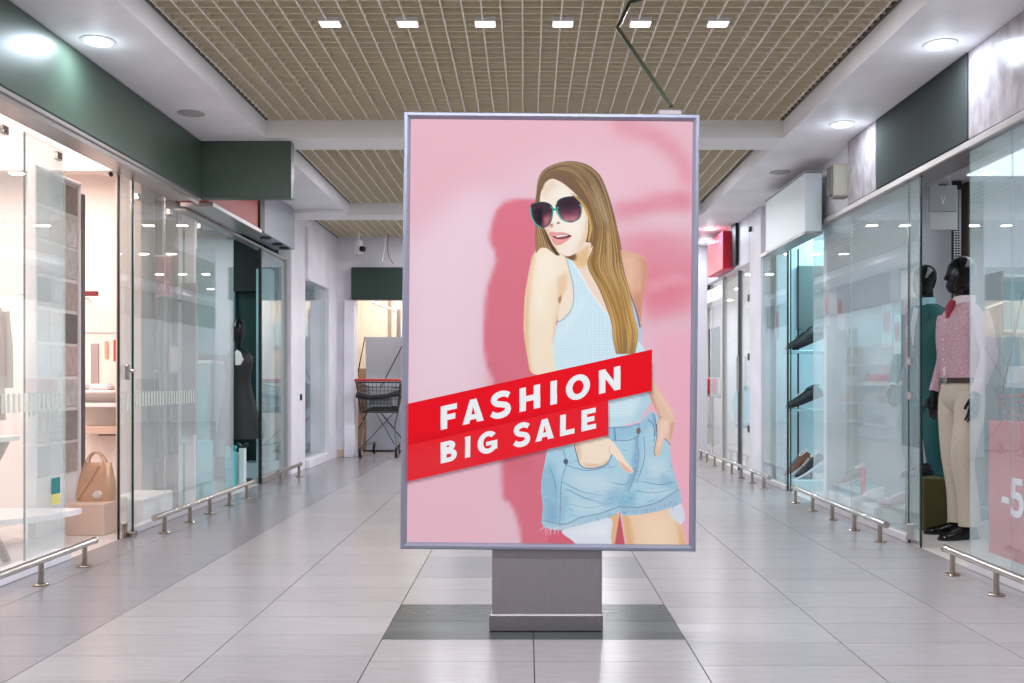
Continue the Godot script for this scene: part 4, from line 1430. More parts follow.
func shop_one():
	wallbox("ceiling_left_shops", "white ceiling inside the left shops", -5.4, -2.66, 2.665, 2.75, -3.0, 13.0, M.shopwhite)
	wallbox("wall_partition_left", "white partition wall at the end of the bright shop", -5.4, -2.78, 0.0, 2.665, 7.75, 7.83, M.shopwhite)
	# photo display panel standing parallel to the glass
	var t = thing("photo_display", "white framed panel with a grid of grey photographs behind the doorway glass", "display panel", V(-3.2, 0.0, 6.6))
	part_box("back_board", t, Vector3(-0.02, 1.215, 0), Vector3(0.03, 2.43, 0.64), M.shopwhite)
	for q in [-0.31, 0.31]:
		part_box("frame_side", t, Vector3(0.006, 1.215, q), Vector3(0.03, 2.43, 0.022), M.white)
	part_box("frame_top", t, Vector3(0.006, 2.42, 0), Vector3(0.03, 0.022, 0.64), M.white)
	var tones = [rgb(170, 160, 156), rgb(206, 198, 194), rgb(140, 132, 132), rgb(222, 212, 208), rgb(196, 180, 172), rgb(222, 196, 190)]
	var tm = []
	for c in tones:
		tm.append(mat(c, 0.35, 0.0, noise_tex(int(c.r * 999), 0.03, Color(0.84, 0.84, 0.84), Color.WHITE, 128), Vector3(5, 3, 5)))
	for r in 9:
		for c in 3:
			part_box("photo", t, Vector3(0.001, 2.29 - r * 0.225, -0.2 + c * 0.2), Vector3(0.012, 0.205 if r % 3 else 0.19, 0.185), tm[(r * 3 + c * 2 + r / 2) % 6], 0.002)
	slab_thing("dark_panel", "tall dark grey panel edge beside the photo display", "panel", mat(rgb(110, 100, 102), 0.5), -3.24, -3.17, 0.0, 2.36, 6.925, 6.965)
	# wall shelf, lower shelf, papers
	t = thing("wall_shelf", "long white wall shelf with folded linen at the back of the bright shop", "shelf", V(-3.42, 0.82, 7.62))
	part_box("board", t, Vector3(0, 0.015, 0), Vector3(0.62, 0.03, 0.25), M.white)
	part_box("back_rail", t, Vector3(0, 0.12, 0), Vector3(0.62, 0.02, 0.20), M.white)
	for q in [-0.28, 0.28]:
		part_box("bracket", t, Vector3(q, 0.07, -0.05), Vector3(0.02, 0.12, 0.14), M.white)
	for i in 3:
		slab_thing("folded_towel", "folded cream towel on the white wall shelf", "towel", M.paper, -3.62 + i * 0.2, -3.46 + i * 0.2, 0.952, 1.0, 7.56, 7.70, 0.015, "towels on the wall shelf")
	t = thing("wall_shelf", "short beige wooden shelf under the white wall shelf", "shelf", V(-3.30, 0.60, 7.64))
	part_box("board", t, Vector3(0, 0.04, 0), Vector3(0.40, 0.06, 0.2), M.beige)
	part_box("shelf_rod", t, Vector3(0.1, 0.0, 0.06), Vector3(0.3, 0.012, 0.012), M.wood)
	slab_thing("notice", "tall grey notice on the white wall above the shelf", "notice", mat(rgb(176, 160, 162), 0.6), -3.48, -3.42, 0.98, 1.32, 7.738, 7.75, 0.001)
	slab_thing("notice", "tiny orange notice on the white wall above the shelf", "notice", mat(rgb(222, 170, 140), 0.6), -3.37, -3.345, 1.20, 1.34, 7.738, 7.75, 0.001)
	slab_thing("notice", "small red notice on the white wall above the shelf", "notice", mat(rgb(190, 84, 72), 0.6), -3.30, -3.245, 1.18, 1.35, 7.738, 7.75, 0.001)
	slab_thing("wall_groove", "thin seam board across the white wall of the bright shop", "trim", M.drop, -3.6, -3.15, 1.405, 1.412, 7.742, 7.75, 0.001)
	t = thing("hanging_rail", "white hanging rail with dark red ends in the bright shop", "rail", V(-3.4, 1.66, 7.3))
	part_tube("rail_pipe", t, [Vector3(-0.42, 0.02, 0), Vector3(0.16, 0.02, 0)], 0.012, M.white)
	part_box("red_end", t, Vector3(0.12, 0.02, 0), Vector3(0.10, 0.036, 0.036), mat(rgb(124, 36, 44), 0.5))
	part_box("rail_block", t, Vector3(0.035, 0.02, 0), Vector3(0.06, 0.05, 0.05), M.paper)
	part_box("wall_arm", t, Vector3(-0.1, 0.02, -0.22), Vector3(0.02, 0.02, 0.44), M.white)
	t = thing("hanging_rail", "dark red rod on a white rail at the far left of the bright shop", "rail", V(-3.55, 1.60, 5.9))
	part_tube("rail_pipe", t, [Vector3(-0.7, -0.02, 0), Vector3(0.28, -0.02, 0)], 0.012, M.white)
	part_tube("red_rod", t, [Vector3(-0.6, 0.03, 0), Vector3(0.08, 0.03, 0)], 0.02, mat(rgb(124, 36, 44), 0.5))
	part_box("standard", t, Vector3(-0.3, -0.79, 0), Vector3(0.03, 1.62, 0.03), M.white)
	# hanging garments
	var gc = [rgb(182, 150, 120), rgb(206, 188, 172), rgb(150, 120, 96), rgb(196, 160, 126), rgb(214, 198, 190)]
	for i in 5:
		garment(["camel brown", "pale sand", "dark tan", "golden brown", "off white"][i], V(-3.28 - 0.10 * i, 0.78, 5.9), gc[i])
	# trestle table
	t = thing("trestle_table", "wooden trestle table with crossed legs behind the frosted marks", "table", V(-3.12, 0.0, 5.25))
	part_box("table_top", t, Vector3(0, 0.70, 0), Vector3(0.44, 0.03, 0.6), M.shopwhite)
	for z in [-0.24, 0.24]:
		for s in [-1, 1]:
			var st = mb()
			bar(st, Vector3(-0.18 * s, 0.0, z), Vector3(0.18 * s, 0.685, z + 0.02 * s), 0.035, 0.03, Vector3.BACK)
			obj("leg", st, M.wood, t)
	slab_thing("storage_box", "dark grey box on the trestle table", "box", mat(rgb(108, 104, 104), 0.6), -3.26, -3.06, 0.715, 0.86, 5.02, 5.2, 0.01)
	slab_thing("storage_box", "flat pale grey box on the trestle table", "box", mat(rgb(186, 178, 176), 0.6), -3.22, -3.04, 0.715, 0.80, 5.28, 5.48, 0.01)
	# low curved platform, pedestal and gold bag
	t = thing("display_platform", "low white curved display platform in the bright shop window", "platform", V(-3.05, 0.0, 6.0))
	var st2 = mb()
	var lo = []
	var hi = []
	for k in 25:
		var a = PI * k / 24.0
		lo.append(Vector3(-0.24 + 0.0 - 0.42 * cos(a), 0.17, -0.25 + 0.62 * sin(a)))
		hi.append(Vector3(-0.24 - 0.42 * cos(a), 0.205, -0.25 + 0.62 * sin(a)))
	rings_mesh(st2, [hi, lo], true, false)
	obj("top_disc", st2, M.white, t)
	part_tube("stem", t, [Vector3(-0.3, 0.0, 0.0), Vector3(-0.3, 0.18, 0.0)], 0.04, M.white)
	slab_thing("pedestal", "beige box pedestal carrying the gold bag", "pedestal", M.beige, -3.06, -2.80, 0.0, 0.21, 6.42, 6.80, 0.004)
	bag()
	slab_thing("step_block", "low white plinth between the fin post and the panes", "block", M.white, -2.98, -2.70, 0.0, 0.19, 6.84, 7.4, 0.006)
	# spot lamps hanging from the ceiling
	for q in [[-2.9, 5.5, "small grey spot lamp over the trestle table"], [-2.85, 5.85, "small grey spot lamp above the sliding leaf"], [-2.82, 6.2, "small grey spot lamp above the photo display"]]:
		var s = thing("spot_lamp", q[2], "lamp", V(q[0], 2.52, q[1]))
		part_tube("stem", s, [Vector3(0, 0.05, 0), Vector3(0, 0.145, 0)], 0.008, M.alu)
		part_tube("lamp_head", s, [Vector3(-0.05, 0.05, 0.0), Vector3(0.05, 0.01, 0.03)], 0.03, M.beigebox)
	var cc = thing("dome_camera", "small white dome camera with black eye in the bright shop", "camera", V(-3.2, 2.60, 7.42))
	st2 = mb()
	lathe(st2, [[0.0, 0.066], [0.045, 0.066], [0.05, 0.03], [0.035, 0.0], [0.0, -0.012]], 18)
	obj("dome", st2, M.white, cc)
	part_tube("eye", cc, [Vector3(0.02, 0.01, 0.02), Vector3(0.035, -0.01, 0.035)], 0.015, M.black)
	# things close behind the reflecting panes
	t = thing("banner", "tall pink and violet fabric banner behind the reflecting panes", "banner", V(-2.86, 1.10, 7.62))
	part_box("cloth", t, Vector3(0, 0.45, 0), Vector3(0.13, 0.90, 0.012), mat(rgb(196, 142, 138), 0.7, 0.0, noise_tex(31, 0.02, rgb(150, 96, 140), rgb(255, 230, 215), 256), Vector3(2, 2, 2)))
	part_tube("hem_rod", t, [Vector3(-0.075, 0.905, 0), Vector3(0.075, 0.905, 0)], 0.008, M.white)
	part_tube("hem_rod", t, [Vector3(-0.07, 0.0, 0), Vector3(0.07, 0.0, 0)], 0.008, M.white)
	part_tube("cord", t, [Vector3(0, 0.905, 0), Vector3(0, 1.565, 0)], 0.003, M.white, 6)
	slab_thing("white_pillar", "white square pillar behind the first reflecting pane", "pillar", mat(rgb(190, 180, 172), 0.6), -3.16, -2.96, 0.0, 2.66, 7.45, 7.70, 0.006)
	t = thing("curtain", "pleated taupe curtain at the end of the bright shop", "curtain", V(-2.735, 0.45, 7.60))
	for i in 7:
		st2 = mb()
		loft(st2, [[0.0, 0, 0, 0.016, 0.03], [0.7, 0, 0, 0.015, 0.026], [1.2, 0, 0, 0.013, 0.022]], 10, true, Vector3(-0.035 + 0.012 * (i % 2), 0, 0.28 - i * 0.055))
		obj("pleat", st2, M.curtain, t)
	part_tube("curtain_rod", t, [Vector3(-0.03, 1.21, 0.34), Vector3(-0.03, 1.21, -0.14)], 0.01, M.steel)
	t = thing("framed_picture", "small framed sepia picture on the taupe curtain", "picture", V(-2.712, 1.08, 7.45))
	part_box("frame", t, Vector3(0, 0.11, 0), Vector3(0.012, 0.22, 0.18), M.beigebox)
	part_box("print", t, Vector3(0.006, 0.11, 0), Vector3(0.006, 0.18, 0.14), tm[4], 0.001)
	slab_thing("dimming_panel", "taupe panel added to darken the white partition behind the banner and curtain", "wall panel", mat(rgb(128, 117, 106), 0.7), -2.955, -2.785, 0.0, 2.66, 7.70, 7.745, 0.003)  # invented dark sheet, dims the bright partition seen through the panes
	slab_thing("end_board", "plain grey board closing the partition between the left shops", "board", mat(rgb(136, 127, 125), 0.6), -2.775, -2.665, 0.59, 1.81, 7.80, 7.86, 0.004)
	slab_thing("partition_post", "slim white post behind the grey end board", "post", M.white, -2.775, -2.70, 0.0, 2.66, 7.865, 7.92, 0.003)

func garment(word, at, col):
	var t = thing("hanging_garment", "%s garment on a hanger in the bright shop" % word, "garment", at, "garments on the white rail")
	var m = mat(col, 0.8)
	var st = mb()
	loft(st, [[0.0, 0, 0, 0.030, 0.20], [0.25, 0, 0, 0.028, 0.18], [0.5, 0, 0, 0.026, 0.18], [0.66, 0, 0, 0.024, 0.19], [0.72, 0, 0, 0.018, 0.12], [0.75, 0, 0, 0.012, 0.05]], 14)
	obj("body", st, m, t)
	for s in [-1, 1]:
		st = mb()
		tube(st, [Vector3(0, 0.68, 0.17 * s), Vector3(0, 0.45, 0.225 * s), Vector3(0, 0.2, 0.235 * s)], [0.04, 0.034, 0.03], 10, Vector2(0.6, 1))
		obj("sleeve", st, m, t)
	part_tube("hook", t, [Vector3(0, 0.74, 0), Vector3(0, 0.80, 0), Vector3(0, 0.82, 0.012)], 0.003, M.steel, 6)

func bag():
	var t = thing("handbag", "gold leather tote bag on the beige pedestal", "bag", V(-2.93, 0.21, 6.60))
	var st = mb()
	loft(st, [[0.0, 0, 0, 0.125, 0.055, 0.5], [0.04, 0, 0, 0.13, 0.06, 0.5], [0.14, 0.004, 0, 0.118, 0.052, 0.55], [0.22, 0.006, 0, 0.10, 0.036, 0.6], [0.26, 0.01, 0, 0.09, 0.016, 0.6]], 28)
	obj("body", st, M.gold, t)
	for s in [-1, 1]:
		st = mb()
		var pts = curve([Vector3(-0.07, 0.2, 0.036 * s), Vector3(-0.05, 0.29, 0.02 * s), Vector3(0.0, 0.33, 0.014 * s), Vector3(0.05, 0.29, 0.02 * s), Vector3(0.075, 0.2, 0.036 * s)], 6)
		tube(st, pts, 0.007, 8)
		obj("strap", st, M.gold, t)
	st = mb()
	tube(st, [Vector3(-0.10, 0.02, 0.058), Vector3(-0.03, 0.14, 0.056), Vector3(0.03, 0.24, 0.034)], [0.012, 0.018, 0.01], 10)
	obj("fold", st, M.gold, t)
	st = mb()
	lathe(st, [[0.0, 0.004], [0.03, 0.004], [0.034, 0.0], [0.0, 0.0]], 18)
	var o = obj("medallion", st, M.steel, t)
	o.position = Vector3(0.03, 0.045, 0.06)
	o.rotation.x = PI / 2

func shop_two():
	wallbox("wall_partition_teal", "dark teal wall inside the second left shop", -5.4, -2.72, 0.0, 2.66, 10.56, 10.62, M.tealwall)
	slab_thing("black_board", "black upper board in the teal shop doorway", "board", M.black, -3.15, -2.86, 1.98, 2.62, 10.40, 10.54, 0.004)
	var t = thing("dress_form", "headless dress form in a long black dress in the teal doorway", "dress form", V(-2.93, 0.0, 9.85))
	part_tube("pole", t, [Vector3(0, 0.02, 0), Vector3(0, 0.6, 0)], 0.015, M.dark)
	var st = mb()
	lathe(st, [[0.0, 0.025], [0.14, 0.025], [0.15, 0.0], [0.0, 0.0]], 22)
	obj("stand_base", st, M.dark, t)
	st = mb()
	loft(st, [[0.44, 0.02, 0, 0.25, 0.2], [0.6, 0.015, 0, 0.21, 0.17], [0.85, 0.0, 0, 0.155, 0.13], [1.02, 0, 0, 0.12, 0.10], [1.15, 0, 0, 0.135, 0.10], [1.26, 0, 0, 0.15, 0.09], [1.32, 0, 0, 0.10, 0.07], [1.35, 0, 0, 0.05, 0.05]], 24)
	obj("dress", st, M.black, t)
	st = mb()
	loft(st, [[1.18, 0.02, 0.08, 0.03, 0.03], [1.24, 0.03, 0.07, 0.05, 0.035], [1.31, 0.01, 0.03, 0.05, 0.05], [1.335, 0, 0.0, 0.06, 0.06]], 16)
	obj("white_collar", st, M.paper, t)
	st = mb()
	loft(st, [[1.40, 0, 0, 0.035, 0.035], [1.46, 0, 0.01, 0.06, 0.07], [1.53, 0, 0.01, 0.07, 0.085], [1.60, 0, 0, 0.062, 0.075], [1.66, 0, 0, 0.03, 0.04]], 18)
	tube(st, [Vector3(0, 1.33, 0), Vector3(0, 1.43, 0)], 0.035, 12)
	obj("head_knob", st, M.gloss_black, t)
	slab_thing("gift_box", "tall glossy turquoise gift box below the black dress", "box", mat(rgb(70, 190, 196), 0.2), -2.84, -2.76, 0.0, 0.36, 9.12, 9.22, 0.004)
	slab_thing("gift_box", "tall glossy white gift box below the black dress", "box", mat(rgb(216, 226, 226), 0.25), -2.74, -2.69, 0.0, 0.38, 9.22, 9.30, 0.004)
	slab_thing("gift_box", "narrow pale gift box between the turquoise and white boxes", "box", mat(rgb(196, 200, 200), 0.25), -2.80, -2.755, 0.0, 0.33, 9.32, 9.40, 0.004)
	for q in [[-2.80, 9.17, 0.36, "turquoise bow on the tall turquoise gift box", rgb(60, 180, 186)], [-2.715, 9.26, 0.38, "dark bow on the tall white gift box", rgb(24, 60, 62)]]:
		var b = thing("gift_bow", q[3], "bow", V(q[0], q[2], q[1]))
		for s in [-1, 1]:
			st = mb()
			tube(st, curve([Vector3(0, 0.0, 0), Vector3(0.03 * s, 0.04, 0.01), Vector3(0.05 * s, 0.03, 0), Vector3(0.02 * s, 0.005, 0)], 4), 0.010, 8)
			obj("loop", st, mat(q[4], 0.3), b)
		part_box("knot", b, Vector3(0, 0.012, 0), Vector3(0.02, 0.024, 0.02), mat(q[4], 0.3))
	t = thing("cabinet", "white shop cabinet with teal doors inside the teal shop", "cabinet", V(-3.48, 0.0, 10.15))
	part_box("body", t, Vector3(0, 0.60, 0), Vector3(0.50, 1.2, 0.5), mat(rgb(150, 182, 188), 0.4))
	part_box("counter_top", t, Vector3(0, 1.215, 0.01), Vector3(0.54, 0.03, 0.54), M.white)
	for s in [-1, 1]:
		var d = part_box("cabinet_door", t, Vector3(0.12 * s, 0.55, 0.256), Vector3(0.22, 0.8, 0.016), M.cyan)
		part_box("handle", d, Vector3(0.05 * s, 0.7, 0.27), Vector3(0.012, 0.1, 0.014), M.steel)
	slab_thing("wall_panel_lit", "pale blue wall panel behind the last reflecting pane", "panel", mat(rgb(112, 152, 158), 0.4), -3.9, -3.16, 1.3, 2.55, 10.50, 10.555, 0.004)
	slab_thing("counter", "teal counter block along the teal shop wall", "counter", M.cyan, -3.3, -2.78, 0.0, 0.5, 8.1, 8.6, 0.006)
	slab_thing("light_shelf", "pale shelf lying low behind the greenish glass", "shelf", M.paleblue, -3.0, -2.68, 0.0, 0.16, 10.12, 10.5, 0.004)
	slab_thing("tall_display", "tall pale blue display column behind the greenish glass", "display", mat(rgb(170, 204, 210), 0.4), -2.85, -2.70, 0.16, 2.2, 10.2, 10.38, 0.006)

# ------------------------------------------------------------------ mannequins
func shoe_rings(k = 1.0):
	var rows = [[0.0, 0.040, 0.050], [0.012, 0.058, 0.075], [0.05, 0.070, 0.088], [0.10, 0.074, 0.082], [0.15, 0.084, 0.066], [0.20, 0.092, 0.052], [0.245, 0.084, 0.044], [0.275, 0.058, 0.036], [0.290, 0.024, 0.024]]
	var rings = []
	for r in rows:
		var ring = []
		var w = r[1] / 2.0
		for j in 16:
			var a = PI * j / 15.0
			ring.append(Vector3(w * cos(a), 0.008 + (r[2] - 0.008) * pow(sin(a), 0.75), r[0] - 0.08) * k)
		rings.append(ring)
	return rings

func shoe_parts(parent, m_upper, m_sole, xf: Transform3D, laces = null):
	var st = mb()
	var rr = shoe_rings()
	for r in rr:
		for j in r.size():
			r[j] = xf * r[j]
	rings_mesh(st, rr, true)
	var up = obj("upper", st, m_upper, parent)
	st = mb()
	var rings = []
	for y in [0.0, 0.014]:
		var ring = []
		for q in [[0, -0.084], [0.028, -0.078], [0.037, -0.03], [0.038, 0.02], [0.046, 0.08], [0.049, 0.13], [0.042, 0.175], [0.022, 0.208], [0, 0.216], [-0.022, 0.208], [-0.042, 0.175], [-0.049, 0.13], [-0.046, 0.08], [-0.038, 0.02], [-0.037, -0.03], [-0.028, -0.078]]:
			ring.append(xf * Vector3(q[0], y, q[1]))
		rings.append(ring)
	rings_mesh(st, [rings[1], rings[0]], true, false)
	obj("sole", st, m_sole, up)
	if laces:
		st = mb()
		for i in 5:
			var z = 0.03 + i * 0.016
			var y = 0.088 - i * 0.0045
			bar(st, xf * Vector3(-0.024, y - 0.006, z), xf * Vector3(0.024, y - 0.006, z + 0.006), 0.006, 0.006)
		obj("laces", st, laces, up)
	return up

func hand_mesh(st, wrist, dir, side):
	# palm and five curled fingers hanging from the wrist
	var fwd = Vector3(0, 0, 1)
	var x = dir.cross(fwd).normalized() * side
	var f = x.cross(dir).normalized() * side
	tube(st, [wrist - dir * 0.02, wrist + dir * 0.03, wrist + dir * 0.07, wrist + dir * 0.10], [0.026, 0.034, 0.040, 0.036], 12, Vector2(1.0, 0.55))
	var lens = [0.066, 0.078, 0.084, 0.074]
	for i in 4:
		var b = wrist + dir * 0.09 + fwd * (0.030 - i * 0.020)
		var l = lens[3 - i]
		tube(st, [b, b + dir * l * 0.45 + x * 0.008, b + dir * l * 0.8 + x * 0.022, b + dir * l + x * 0.036], [0.0095, 0.009, 0.0082, 0.006], 8)
	var tb = wrist + dir * 0.03 + fwd * 0.034
	tube(st, [tb, tb + dir * 0.03 + fwd * 0.02, tb + dir * 0.062 + fwd * 0.022 + x * 0.012], [0.012, 0.011, 0.008], 8)

func mannequin_legs(t, m, lean = 0.0):
	var st = mb()
	loft(st, [[0.81, 0, 0, 0.06, 0.06], [0.86, 0, 0.0, 0.150, 0.10], [0.92, 0, 0.0, 0.170, 0.12], [1.0, 0, 0, 0.158, 0.112], [1.05, 0, 0, 0.152, 0.108]], 26)
	for s in [-1, 1]:
		tube(st, curve([Vector3(0.075 * s, 0.95, 0), Vector3(0.088 * s, 0.78, 0.01), Vector3(0.095 * s, 0.52, 0.03 + lean * s), Vector3(0.10 * s, 0.30, 0.0 + lean * s), Vector3(0.105 * s, 0.085, -0.015 + lean * s)], 5), [0.095, 0.097, 0.098, 0.096, 0.094, 0.091, 0.088, 0.085, 0.082, 0.079, 0.076, 0.073, 0.071, 0.069, 0.068, 0.067, 0.067, 0.067, 0.068, 0.069, 0.070], 16)
	return obj("trousers", st, m, t)

func mannequin_head(t):
	var st = mb()
	loft(st, [[1.595, 0, 0.02, 0.030, 0.035], [1.61, 0, 0.035, 0.045, 0.055], [1.64, 0, 0.03, 0.060, 0.080], [1.68, 0, 0.018, 0.071, 0.092], [1.73, 0, 0.008, 0.077, 0.099], [1.78, 0, 0.0, 0.074, 0.094], [1.815, 0, -0.004, 0.058, 0.074], [1.838, 0, -0.006, 0.034, 0.044], [1.846, 0, -0.006, 0.010, 0.014]], 26)
	tube(st, [Vector3(0, 1.50, -0.02), Vector3(0, 1.57, -0.012), Vector3(0, 1.64, 0.0)], [0.062, 0.054, 0.055], 18)
	# nose and brow ridge of the abstract face
	tube(st, [Vector3(0, 1.745, 0.10), Vector3(0, 1.715, 0.112), Vector3(0, 1.695, 0.122), Vector3(0, 1.685, 0.108)], [0.006, 0.010, 0.012, 0.006], 8)
	return obj("head", st, M.gloss_black, t)

func mannequin_arm(t, m, s, elbow, wrist, cuff = null):
	var st = mb()
	var sh = Vector3(0.175 * s, 1.455, -0.005)
	tube(st, curve([sh, sh.lerp(elbow, 0.5) + Vector3(0.012 * s, 0, 0), elbow, elbow.lerp(wrist, 0.5), wrist], 4), [0.060, 0.063, 0.063, 0.061, 0.059, 0.057, 0.055, 0.053, 0.052, 0.050, 0.048, 0.046, 0.044, 0.042, 0.041, 0.040, 0.040], 14)
	obj("sleeve", st, m, t)
	var d = (wrist - elbow).normalized()
	if cuff:
		st = mb()
		tube(st, [wrist - d * 0.01, wrist + d * 0.016], 0.036, 14)
		obj("cuff", st, cuff, t)
	st = mb()
	hand_mesh(st, wrist + d * 0.015, d.lerp(Vector3.DOWN, 0.6).normalized(), s)
	obj("hand", st, M.gloss_black, t)

func shop_suits():
	wallbox("ceiling_right_shops", "pale ceiling inside the right shops", XR + 0.18, 5.4, 2.665, 2.75, -3.0, 13.0, M.wallwhite)
	wallbox("wall_partition_right", "light grey wall behind the suited mannequins", 2.52, 5.4, 0.0, 2.665, 8.16, 8.24, M.wallwhite)
	# mannequin in shirt and chinos, facing the corridor
	var t = thing("mannequin", "black mannequin in pink patterned shirt and cream trousers in the doorway", "mannequin", V(2.87, 0.0, 6.40))
	t.rotation.y = deg_to_rad(-80)
	var chino = mat(rgb(206, 192, 174), 0.8, 0.0, noise_tex(41, 0.08, Color(0.88, 0.88, 0.88), Color.WHITE), Vector3(3, 3, 3))
	mannequin_legs(t, chino, 0.03)
	var shirt = mat(rgb(214, 198, 202), 0.75, 0.0, noise_tex(43, 0.11, rgb(206, 150, 164), rgb(255, 250, 250), 256, 3), Vector3(2.2, 2.2, 2.2))
	var st = mb()
	loft(st, [[1.03, 0, 0, 0.160, 0.116], [1.10, 0, 0.005, 0.164, 0.120], [1.2, 0, 0.012, 0.162, 0.118], [1.32, 0, 0.014, 0.178, 0.124], [1.42, 0, 0.006, 0.188, 0.112], [1.48, 0, -0.004, 0.165, 0.092], [1.52, 0, -0.01, 0.105, 0.074], [1.545, 0, -0.012, 0.072, 0.066]], 28)
	obj("shirt", st, shirt, t)
	st = mb()
	loft(st, [[1.525, 0, -0.01, 0.080, 0.074], [1.56, 0, -0.012, 0.074, 0.070], [1.585, 0, -0.02, 0.068, 0.062]], 20)
	obj("collar", st, mat(rgb(222, 206, 210), 0.7), t)
	st = mb()
	bar(st, Vector3(0, 1.06, 0.126), Vector3(0, 1.50, 0.098), 0.022, 0.006, Vector3.BACK)
	var pl = obj("button_band", st, mat(rgb(220, 200, 206), 0.7), t)
	for i in 6:
		st = mb()
		lathe(st, [[0.0, 0.003], [0.006, 0.003], [0.006, 0.0], [0.0, 0.0]], 10)
		var o = obj("button", st, M.paper, pl)
		o.position = Vector3(0, 1.10 + i * 0.065, 0.1335 if i < 4 else 0.122)
		o.rotation.x = PI / 2
	st = mb()
	loft(st, [[1.012, 0, 0, 0.168, 0.122], [1.045, 0, 0, 0.168, 0.122]], 28)
	var belt = obj("belt", st, mat(rgb(58, 40, 34), 0.4), t)
	part_box("buckle", belt, Vector3(0, 1.028, 0.124), Vector3(0.05, 0.036, 0.008), M.steel)
	st = mb()
	tube(st, [Vector3(0, 1.55, 0.062), Vector3(0.0, 1.50, 0.09), Vector3(0.01, 1.44, 0.11)], [0.022, 0.03, 0.012], 10)
	obj("neckerchief", st, mat(rgb(150, 34, 50), 0.6), t)
	for s in [-1, 1]:
		mannequin_arm(t, shirt, s, Vector3(0.235 * s, 1.18, -0.03), Vector3(0.225 * s, 0.95, 0.05))
		shoe_parts(t, M.gloss_black, M.black, Transform3D(Basis(Vector3.UP, 0.12 * s), Vector3(0.105 * s, 0.0, 0.01 + 0.03 * s)))
	mannequin_head(t)
	# mannequin in a teal suit, further back
	t = thing("mannequin", "black mannequin in a teal green suit behind the cream trousers", "mannequin", V(3.06, 0.07, 7.45))
	t.rotation.y = deg_to_rad(-60)
	var suit = mat(rgb(22, 92, 92), 0.6, 0.0, noise_tex(47, 0.2, Color(0.85, 0.85, 0.85), Color.WHITE), Vector3(5, 5, 5))
	mannequin_legs(t, suit, 0.0)
	st = mb()
	loft(st, [[0.76, 0, 0.0, 0.188, 0.140], [0.86, 0, 0, 0.186, 0.138], [1.0, 0, 0, 0.172, 0.126], [1.12, 0, 0.006, 0.168, 0.124], [1.25, 0, 0.012, 0.180, 0.130], [1.36, 0, 0.01, 0.196, 0.126], [1.44, 0, 0.0, 0.198, 0.108], [1.50, 0, -0.008, 0.160, 0.088], [1.54, 0, -0.014, 0.085, 0.068]], 30)
	obj("jacket", st, suit, t)
	for s in [-1, 1]:
		st = mb()
		bar(st, Vector3(0.006 * s, 1.14, 0.136), Vector3(0.085 * s, 1.47, 0.098), 0.05, 0.008, Vector3.BACK)
		obj("lapel", st, mat(rgb(18, 78, 78), 0.5), t)
	st = mb()
	tube(st, [Vector3(0, 1.18, 0.133), Vector3(0, 1.36, 0.128), Vector3(0, 1.50, 0.085)], [0.006, 0.045, 0.05], 10, Vector2(1, 0.3))
	obj("shirt_front", st, M.paper, t)
	st = mb()
	bar(st, Vector3(0, 1.2, 0.145), Vector3(0, 1.51, 0.098), 0.04, 0.006, Vector3.BACK)
	obj("necktie", st, M.dark, t)
	st = mb()
	loft(st, [[1.52, 0, -0.01, 0.078, 0.074], [1.59, 0, -0.014, 0.066, 0.062]], 20)
	obj("collar", st, mat(rgb(150, 196, 206), 0.6), t)
	for s in [-1, 1]:
		mannequin_arm(t, suit, s, Vector3(0.255 * s, 1.17, -0.03), Vector3(0.25 * s, 0.93, 0.06), M.paper)
		shoe_parts(t, M.gloss_black, M.black, Transform3D(Basis.IDENTITY, Vector3(0.105 * s, 0.0, 0.0)))
	mannequin_head(t)
	slab_thing("plinth", "low dark plinth under the teal suited mannequin", "plinth", mat(rgb(64, 66, 64), 0.5), 2.81, 3.4, 0.0, 0.07, 7.12, 7.8, 0.006)
	slab_thing("olive_box", "rough olive green box beside the cream trousers", "box", mat(rgb(88, 84, 48), 0.85, 0.0, noise_tex(51, 0.1, rgb(170, 160, 120), Color.WHITE), Vector3(4, 4, 4)), 2.70, 2.86, 0.0, 0.36, 6.60, 6.93, 0.006)
	var sh = thing("dress_shoe", "glossy black dress shoe on the olive green box", "shoe", V(2.78, 0.36, 6.80))
	shoe_parts(sh, M.gloss_black, M.black, Transform3D(Basis(Vector3.UP, deg_to_rad(-60)), Vector3.ZERO), M.black)
	# hanging white shop sign with a small mark
	t = thing("hanging_sign", "white hanging sign card with a small white antler mark above the mannequins", "sign", V(3.0, 2.12, 7.0))
	part_box("lower_card", t, Vector3(0.005, 0.07, -0.01), Vector3(0.20, 0.15, 0.008), mat(rgb(206, 206, 206), 0.6))
	var uc = part_box("upper_card", t, Vector3(0, 0.22, 0.0), Vector3(0.205, 0.19, 0.012), mat(rgb(168, 170, 170), 0.6))
	st = mb()
	for s in [-1, 1]:
		bar(st, Vector3(0.0, 0.195, 0.0075), Vector3(0.014 * s, 0.225, 0.0075), 0.006, 0.002, Vector3.BACK)
		bar(st, Vector3(0.014 * s, 0.225, 0.0075), Vector3(0.010 * s, 0.24, 0.0075), 0.005, 0.002, Vector3.BACK)
	bar(st, Vector3(0, 0.178, 0.0075), Vector3(0, 0.198, 0.0075), 0.012, 0.002, Vector3.BACK)
	obj("antler_mark", st, M.white, uc)
	part_box("clip", t, Vector3(0, 0.318, 0.002), Vector3(0.06, 0.012, 0.014), M.dark)
	part_tube("cord", t, curve([Vector3(0.06, 0.31, 0), Vector3(0.03, 0.40, 0), Vector3(-0.05, 0.48, 0), Vector3(-0.05, 0.545, 0)], 5), 0.005, M.paper, 8)
	# brown column with perforated rail
	slab_thing("brown_column", "dark brown column at the end wall behind the mannequins", "column", mat(rgb(74, 62, 50), 0.6), 3.62, 3.76, 0.0, 2.66, 7.98, 8.15, 0.006)
